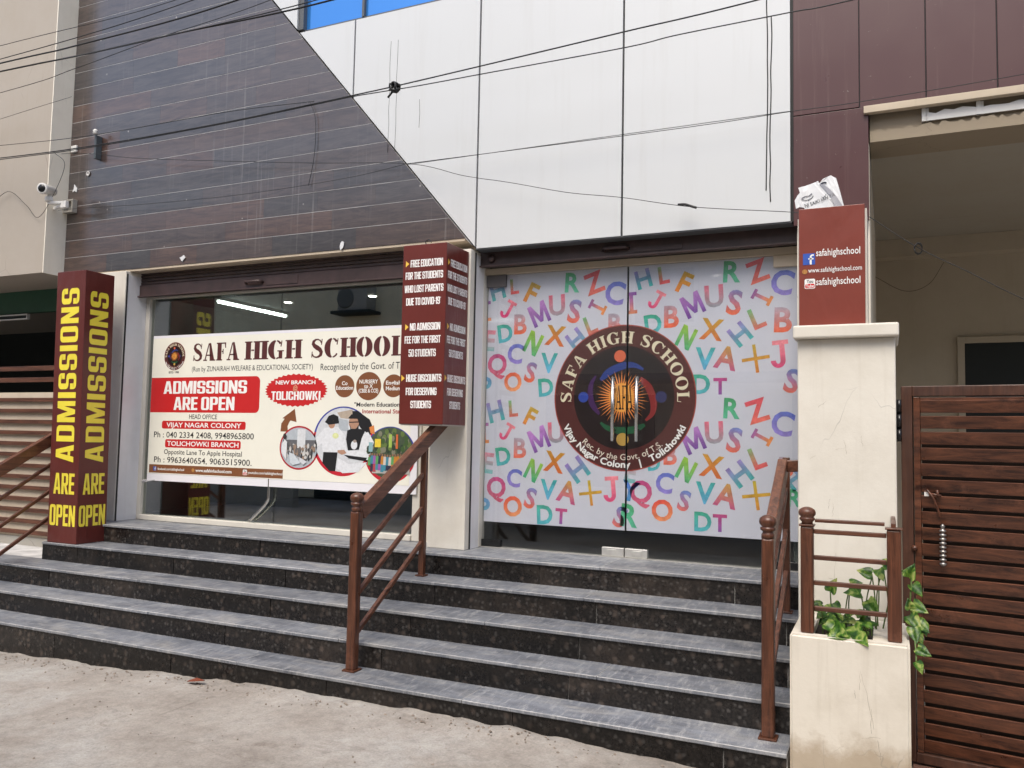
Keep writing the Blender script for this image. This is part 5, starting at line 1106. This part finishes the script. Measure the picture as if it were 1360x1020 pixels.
# ------------------------------------------------------------------ neighbouring building on the left
def neighbour():
    t = thing('neighbour_building', 'beige neighbouring building with a cream corner strip and green fascia', 'building', (-10, 0, 0))
    mb = MB(); mb.box(-16, -7.727, -0.47, 3.0, 3.24, 9.0); mb.build('upper_wall', M['beige'], t)
    mb = MB(); mb.box(-7.7265, -7.714, -0.474, 3.0, 3.235, 9.0); mb.build('corner_strip', painted_wall('bright_cream_strip', (0.84, 0.79, 0.68), amount=0.35), t)
    mb = MB(); mb.box(-16, -7.42, 0.22, 0.28, 2.985, 3.238); mb.build('fascia', M['green'], t)
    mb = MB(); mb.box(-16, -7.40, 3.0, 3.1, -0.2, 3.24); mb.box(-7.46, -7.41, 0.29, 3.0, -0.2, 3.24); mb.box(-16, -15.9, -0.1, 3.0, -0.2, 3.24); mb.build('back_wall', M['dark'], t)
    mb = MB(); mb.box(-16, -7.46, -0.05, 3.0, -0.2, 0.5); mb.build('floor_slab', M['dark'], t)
    t = thing('slatted_fence', 'cream panel fence with brown horizontal slats left of the admissions sign', 'fence', (-9.5, -0.2, 0))
    x0, x1 = -12.0, -7.42
    mb = MB(); mb.box(x0, x1, -0.17, -0.05, -0.2, 0.545); mb.build('base_wall', M['concrete'], t)
    mb = MB(); mb.box(x0, x1, -0.165, -0.155, 0.546, 2.05); mb.build('back_panel', M['fence_cream'], t)
    mb = MB(); z = 0.575
    while z < 2.06: mb.box(x0, x1, -0.20, -0.166, z, z+0.042, 0.002); z += 0.1145
    mb.build('slats', M['rail_x'], t)
    for z in (2.155, 2.275):
        mb = MB(); mb.box(x0, x1, -0.205, -0.170, z, z+0.05, 0.003); mb.build('top_rail', M['rail_x'], t)
    for x in (-7.78, -9.6, -11.4):
        mb = MB(); mb.box(x, x+0.04, -0.168, -0.13, 2.05, 2.34, 0.003); mb.build('post', M['brown'], t)
    t = thing('tube_fixture', 'unlit white tube light fixture under the green fascia', 'lamp', (-9.3, 0.2, 2.9))
    mb = MB()
    for b in ((-9.9, -8.86, 2.955, 2.968), (-9.9, -8.86, 2.905, 2.918), (-8.875, -8.86, 2.918, 2.955)): mb.box(b[0], b[1], 0.18, 0.215, b[2], b[3], 0.002)
    mb.build('frame', M['white_plastic'], t)
    mb = MB(); mb.box(-9.9, -8.88, 0.20, 0.214, 2.919, 2.954); mb.build('back', M['dark'], t)
M['fence_cream'] = painted_wall('fence_sheet_paint', (0.55, 0.47, 0.37), amount=0.8, cracks=False)
neighbour()

# ------------------------------------------------------------------ cables, camera and small fixings
def cable(pts, r, label, y=None, sag=0, name='overhead_cable'):
    P = [(p[0], y, p[1]) if y is not None else p for p in pts]
    mb = MB(); c = catmull(P, 10); r4 = random.Random(len(label))
    mb.tube(c, r*0.70, 6); return tag(mb.build(name, M['cable']), label, 'cable', 'cables strung across the front')
cable([(-12, 5.25), (-7.48, 5.21), (-5.27, 5.19), (-3.0, 5.40)], 0.004, 'thin topmost cable crossing the upper left corner above the thick pair', -1.2)
cable([(-12, 5.10), (-7.46, 5.08), (-5.07, 5.15), (-3.0, 5.38)], 0.0055, 'second cable from the top crossing the beige wall and wood cladding', -1.2)
cable([(-12, 5.12), (-7.46, 5.04), (-6.44, 5.02), (-4.62, 5.05), (-2.5, 5.3)], 0.0095, 'thick black cable running up to the top edge over the wood cladding', -1.2)
cable([(-12, 5.10), (-7.45, 4.96), (-6.3, 4.92), (-5.22, 4.90), (-3.68, 4.86), (-1.5, 4.95)], 0.0095, 'thick black cable reaching up to the corner of the blue glass', -1.2)
cable([(-12, 5.06), (-7.45, 4.95), (-6.3, 4.905), (-5.22, 4.885), (-3.68, 4.88), (-1.5, 5.0)], 0.006, 'thinner cable running close alongside the thick one to the blue glass', -1.22)
cable([(-12, 4.75), (-7.59, 4.82), (-6.56, 4.88), (-5.56, 4.97), (-4.38, 5.05), (-2.5, 5.3)], 0.004, 'thin steep cable crossing the thick cables on the wood cladding', -1.1)
cable([(-12, 4.6), (-8.34, 4.86), (-7.27, 4.93)], 0.003, 'short thin wire on the beige wall ending at the cream corner strip', -0.6)
cable([(-12, 4.75), (-8.0, 4.46), (-6.59, 4.38), (-5.07, 4.36), (-4.13, 4.31)], 0.004, 'thin wire passing the white clamp on the wood cladding', -0.82)
cable([(-12, 4.55), (-7.99, 4.34), (-6.63, 4.29), (-5.22, 4.28), (-4.13, 4.30), (-3.76, 4.31), (-3.39, 4.32), (-2.68, 4.35), (-1.59, 4.40), (-0.72, 4.44), (1.5, 4.6)], 0.007, 'long black cable with the tape knot crossing the white panels', -0.8)
cable([(-12, 4.52), (-7.99, 4.325), (-6.63, 4.278), (-5.22, 4.272), (-4.13, 4.292), (-3.76, 4.30), (-3.21, 4.29), (-2.65, 4.29), (-1.58, 4.29), (-1.22, 4.31), (-0.52, 4.32), (-0.17, 4.325), (1.5, 4.42)], 0.0055, 'long black cable just below the knotted one across the white panels', -0.80)
cable([(-9.5, 4.62), (-7.56, 4.48), (-6.55, 4.30), (-4.62, 4.02), (-3.54, 3.88), (-3.02, 3.72), (-2.62, 3.62), (-2.14, 3.49), (-1.73, 3.41), (-1.22, 3.29), (-0.57, 3.19), (-0.51, 3.17)], 0.0035, 'drooping thin wire running down the white panels to the social media sign', -0.35)
cable([(-10, 3.98), (-8.63, 3.93), (-7.57, 3.90), (-6.38, 3.84), (-5.2, 3.81), (-4.14, 3.83), (-3.54, 3.88)], 0.003, 'thin wire low on the wood cladding running from the grey junction box', -0.35)
cable([(-3.54, 3.88), (-1.33, 3.86), (-0.57, 3.87), (-0.15, 3.87), (0.76, 3.90), (2, 3.97)], 0.0035, 'thin straight wire along the panel seam onto the maroon panels', -0.35)
cable([(-0.09, -1.0, 2.95), (0.16, -1.0, 2.75), (0.40, -1.0, 2.60), (0.65, -1.0, 2.44), (1.4, -1.0, 2.0)], 0.0035, 'thin wire sloping from the social media sign down across the driveway')
cable([(-0.10, 2.4, 3.25), (0.15, 2.4, 3.1), (0.35, 2.4, 3.15), (0.48, 2.4, 3.35)], 0.003, 'thin sagging wire on the driveway back wall')
def hanging(pts, lab, y=-0.27):
    mb = MB(); mb.tube(catmull([(p[0], y, p[1]) for p in pts], 6), 0.0028, 5); tag(mb.build('loose_wire', M['cable']), lab, 'wire')
hanging([(-4.62, 4.60), (-4.55, 4.42), (-4.55, 4.1), (-4.60, 3.84)], 'loose wire hanging down the wood cladding near the slanted edge')
hanging([(-8.63, 3.95), (-8.3, 4.12), (-8.0, 3.95), (-7.80, 3.80), (-7.6, 4.0), (-7.45, 4.3), (-7.62, 4.45)], 'looping wire on the beige wall around the security camera', -0.50)
mb = MB(); P = [(-3.39+0.035*math.cos(a*1.9)*(0.7+0.3*math.sin(a*3.1)), -0.8+0.03*math.sin(a*2.3), 4.31+0.032*math.sin(a*1.9+0.4*math.cos(a))) for a in [i*0.33 for i in range(60)]]
mb.tube(P, 0.008, 6); mb.tube([(-3.40, -0.8, 4.29), (-3.45, -0.8, 4.24)], 0.008, 6); tag(mb.build('tape_knot', M['cable']), 'black tangled knot of tape on the cable over the white panel', 'knot')
mb = MB(); P = [(0.16+0.02*math.cos(a*1.7), -1.0+0.015*math.sin(a*2.1), 2.745+0.03*math.sin(a*1.7)) for a in [i*0.4 for i in range(24)]]
mb.tube(P, 0.0035, 5); tag(mb.build('wire_knot', M['cable']), 'small twisted knot on the wire in front of the driveway', 'knot')
mb = MB(); mb.tube(catmull([(-1.32, -0.352, 3.315), (-1.27, -0.352, 3.312), (-1.22, -0.352, 3.292), (-1.19, -0.352, 3.28)], 4), 0.009, 6); tag(mb.build('wire_joint', M['cable']), 'taped joint on the drooping wire over the white panel', 'knot')
def cctv():
    t = thing('security_camera', 'white bullet security camera on a bracket at the cream corner strip', 'camera', (-7.55, -0.48, 3.9))
    d = Vector((0.35, -1, -0.12)).normalized(); c = Vector((-7.60, -0.56, 4.045))
    mb = MB(); mb.lathe(c, [(0.02, -0.10), (0.045, -0.09), (0.05, 0.06), (0.054, 0.07), (0.054, 0.085), (0.044, 0.088)], 20, d); mb.build('body', M['white_plastic'], t)
    mb = MB(); mb.lathe(c, [(0.040, 0.086), (0.036, 0.092), (0.01, 0.094)], 18, d); mb.build('lens', M['black'], t)
    mb = MB(); mb.lathe((-7.61, -0.53, 3.93), [(0.03, 0), (0.04, 0.02), (0.035, 0.05), (0.02, 0.065)], 14); mb.build('swivel', M['white_plastic'], t)
    mb = MB(); mb.bar((-7.62, -0.53, 3.925), (-7.44, -0.46, 3.925), 0.03, 0.03, bevel=0.006); mb.box(-7.5, -7.42, -0.49, -0.45, 3.87, 3.94, 0.006); mb.bar((-7.44, -0.46, 3.91), (-7.71, -0.40, 3.91), 0.02, 0.03, bevel=0.004); mb.build('bracket', M['white_plastic'], t)
    t = thing('junction_box', 'small open grey metal box on the left edge of the wood cladding', 'box', (-7.63, -0.26, 3.93))
    mb = MB()
    for b in ((-7.70, -7.56, 3.885, 3.90), (-7.70, -7.56, 4.005, 4.02), (-7.70, -7.685, 3.90, 4.005), (-7.575, -7.56, 3.90, 4.005)): mb.box(b[0], b[1], -0.31, -0.252, b[2], b[3], 0.002)
    mb.box(-7.685, -7.575, -0.262, -0.253, 3.90, 4.005); mb.build('case', M['concrete'], t)
    t = thing('cable_clamp', 'dark upright cable clamp with white insulator on the wood cladding', 'clamp', (-7.25, -0.3, 4.4))
    mb = MB(); mb.box(-7.275, -7.245, -0.32, -0.251, 4.40, 4.64, 0.004); mb.build('bracket_bar', plain('grey_steel', (0.07, 0.085, 0.095), 0.5), t)
    mb = MB(); mb.lathe((-7.24, -0.34, 4.64), [(0.012, 0), (0.026, 0.01), (0.018, 0.024), (0.026, 0.036), (0.012, 0.05)], 14); mb.build('insulator', M['white_plastic'], t)
    mb = MB(); mb.box(-7.68, -7.60, -0.275, -0.251, 4.53, 4.60, 0.006); tag(mb.build('wall_bracket', M['white_plastic']), 'small white plastic bracket at the cladding edge above the camera', 'bracket')
    mb = MB(); mb.lathe((-7.42, -0.256, 4.28), [(0.026, 0), (0.026, 0.006), (0.016, 0.0065), (0.015, 0.002)], 14, (0, -1, 0)); tag(mb.build('pipe_end', M['grout']), 'small open pipe end in the wood cladding below the clamp', 'pipe')
cctv()
for (x, z, lab) in ((-6.06, 3.30, 'torn white paper scrap stuck on the cladding above the tube light'), (-4.23, 3.285, 'torn white paper scrap stuck on the cladding left of the hanging sign'), (-7.60, 4.14, 'crumpled white paper scrap at the cladding edge over the junction box')):
    mb = MB(); pts = []; nn = 7; a0 = rnd.uniform(0, 6)
    for i in range(nn): a = a0+2*math.pi*i/nn; rr = rnd.uniform(0.018, 0.055); pts.append((x+rr*math.cos(a)*0.75, z+rr*math.sin(a)))
    mb.prism(pts, -0.262, -0.2545)
    mb2 = mb.build('paper_scrap', M['paper']); tag(mb2, lab, 'paper', 'paper scraps on the cladding')
# litter on the ground
r5 = random.Random(5)
mb = MB(); c = Vector((-4.15, -1.78, 0.03)); V = [(-0.09, -0.03, 0.0), (0.0, -0.05, 0.02), (0.10, 0.0, 0.03), (0.07, 0.05, 0.01), (-0.02, 0.03, 0.03), (-0.1, 0.02, 0.0)]
bm = bmesh.new(); f = bm.faces.new([bm.verts.new(c+Vector(v)*0.65) for v in V]); bmesh.ops.triangulate(bm, faces=bm.faces[:]); bmesh.ops.solidify(bm, geom=bm.faces[:], thickness=0.004)
mb._merge(bm); tag(mb.build('dry_leaf', M['rubble']), 'curled red brown leaf lying on the ground before the steps', 'leaf')

mb = MB(); r6 = random.Random(21)
for i in range(420):
    near = i < 260
    x = r6.uniform(-6.4, -0.6); y = -1.70-abs(r6.gauss(0, 0.09)) if near else r6.uniform(-3.6, -1.8)
    rr = r6.uniform(0.004, 0.011) if near else r6.uniform(0.003, 0.009); c = Vector((x, y, ground_z(x, y)+rr*0.3))
    V = [c+Vector((rr*a*r6.uniform(0.6, 1.3), rr*b*r6.uniform(0.6, 1.3), rr*c_*r6.uniform(0.5, 1.0))) for a, b, c_ in ((1, 0, 0), (-1, 0, 0), (0, 1, 0), (0, -1, 0), (0, 0, 1), (0, 0, -1))]
    mb._add(V, [(0, 2, 4), (2, 1, 4), (1, 3, 4), (3, 0, 4), (2, 0, 5), (1, 2, 5), (3, 1, 5), (0, 3, 5)])
g_ = tag(mb.build('grit', plain('loose_grit', (0.27, 0.22, 0.18), 0.9, 0.6, 40)), 'loose grit and crumbs of cement on the ground before the steps', 'grit'); g_['kind'] = 'stuff'

# ------------------------------------------------------------------ what the glass reflects: the far side of the street
def opposite():
    t = thing('opposite_building', 'cream building across the street seen mirrored in the shop glass', 'building', (-4, -12, 0))
    mb = MB(); mb.box(-34, 18, -13, -12, 0.0, 7.6); mb.build('wall', painted_wall('far_wall_paint', (0.74, 0.66, 0.47), amount=0.5), t)
    for x in (-26, -22.5, -18.6, -9.0, -4.5, 0.5, 5.0, 9.0):
        f = MB(); f.box(x-0.75, x+0.75, -12.0, -11.93, 4.2, 5.6); f_ = f.build('window', M['pale'], t)
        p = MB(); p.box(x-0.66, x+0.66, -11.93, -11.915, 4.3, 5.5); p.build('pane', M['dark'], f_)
    for x in (-24, -17, -12.6, -6.0, -0.5, 5):
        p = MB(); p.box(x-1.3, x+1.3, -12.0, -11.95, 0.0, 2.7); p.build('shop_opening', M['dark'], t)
    mb = MB(); mb.box(-34, 18, -11.999, -10.9, 2.95, 3.1); mb.build('ledge', M['concrete'], t)
    a = thing('air_conditioner', 'grey air conditioner on the far building mirrored in the left window', 'air conditioner', (-12.6, -11.6, 4.9))
    mb = MB(); mb.box(-13.05, -12.15, -11.99, -11.55, 4.9, 5.55, 0.02); mb.build('casing', M['concrete'], a)
    mb = MB(); mb.lathe((-12.8, -11.55, 5.22), [(0.26, 0), (0.26, 0.02), (0.22, 0.022)], 24, (0, 1, 0)); mb.build('fan_grille', M['fan'], a)
    mb = MB(); mb.box(-13.2, -12.0, -11.99, -11.45, 4.82, 4.895); mb.build('bracket', M['dark'], a)
    w_ = thing('boundary_wall', 'low grey boundary wall across the street mirrored in the glass foot', 'wall', (-4, -9.6, 0))
    mb = MB(); mb.box(-34, -12.6, -9.7, -9.5, -0.1, 0.75, 0.01); mb.build('wall', M['concrete'], w_)
    mb = MB(); mb.box(-10.6, 18, -9.7, -9.5, -0.1, 0.75, 0.01); mb.build('wall', M['concrete'], w_)
opposite()
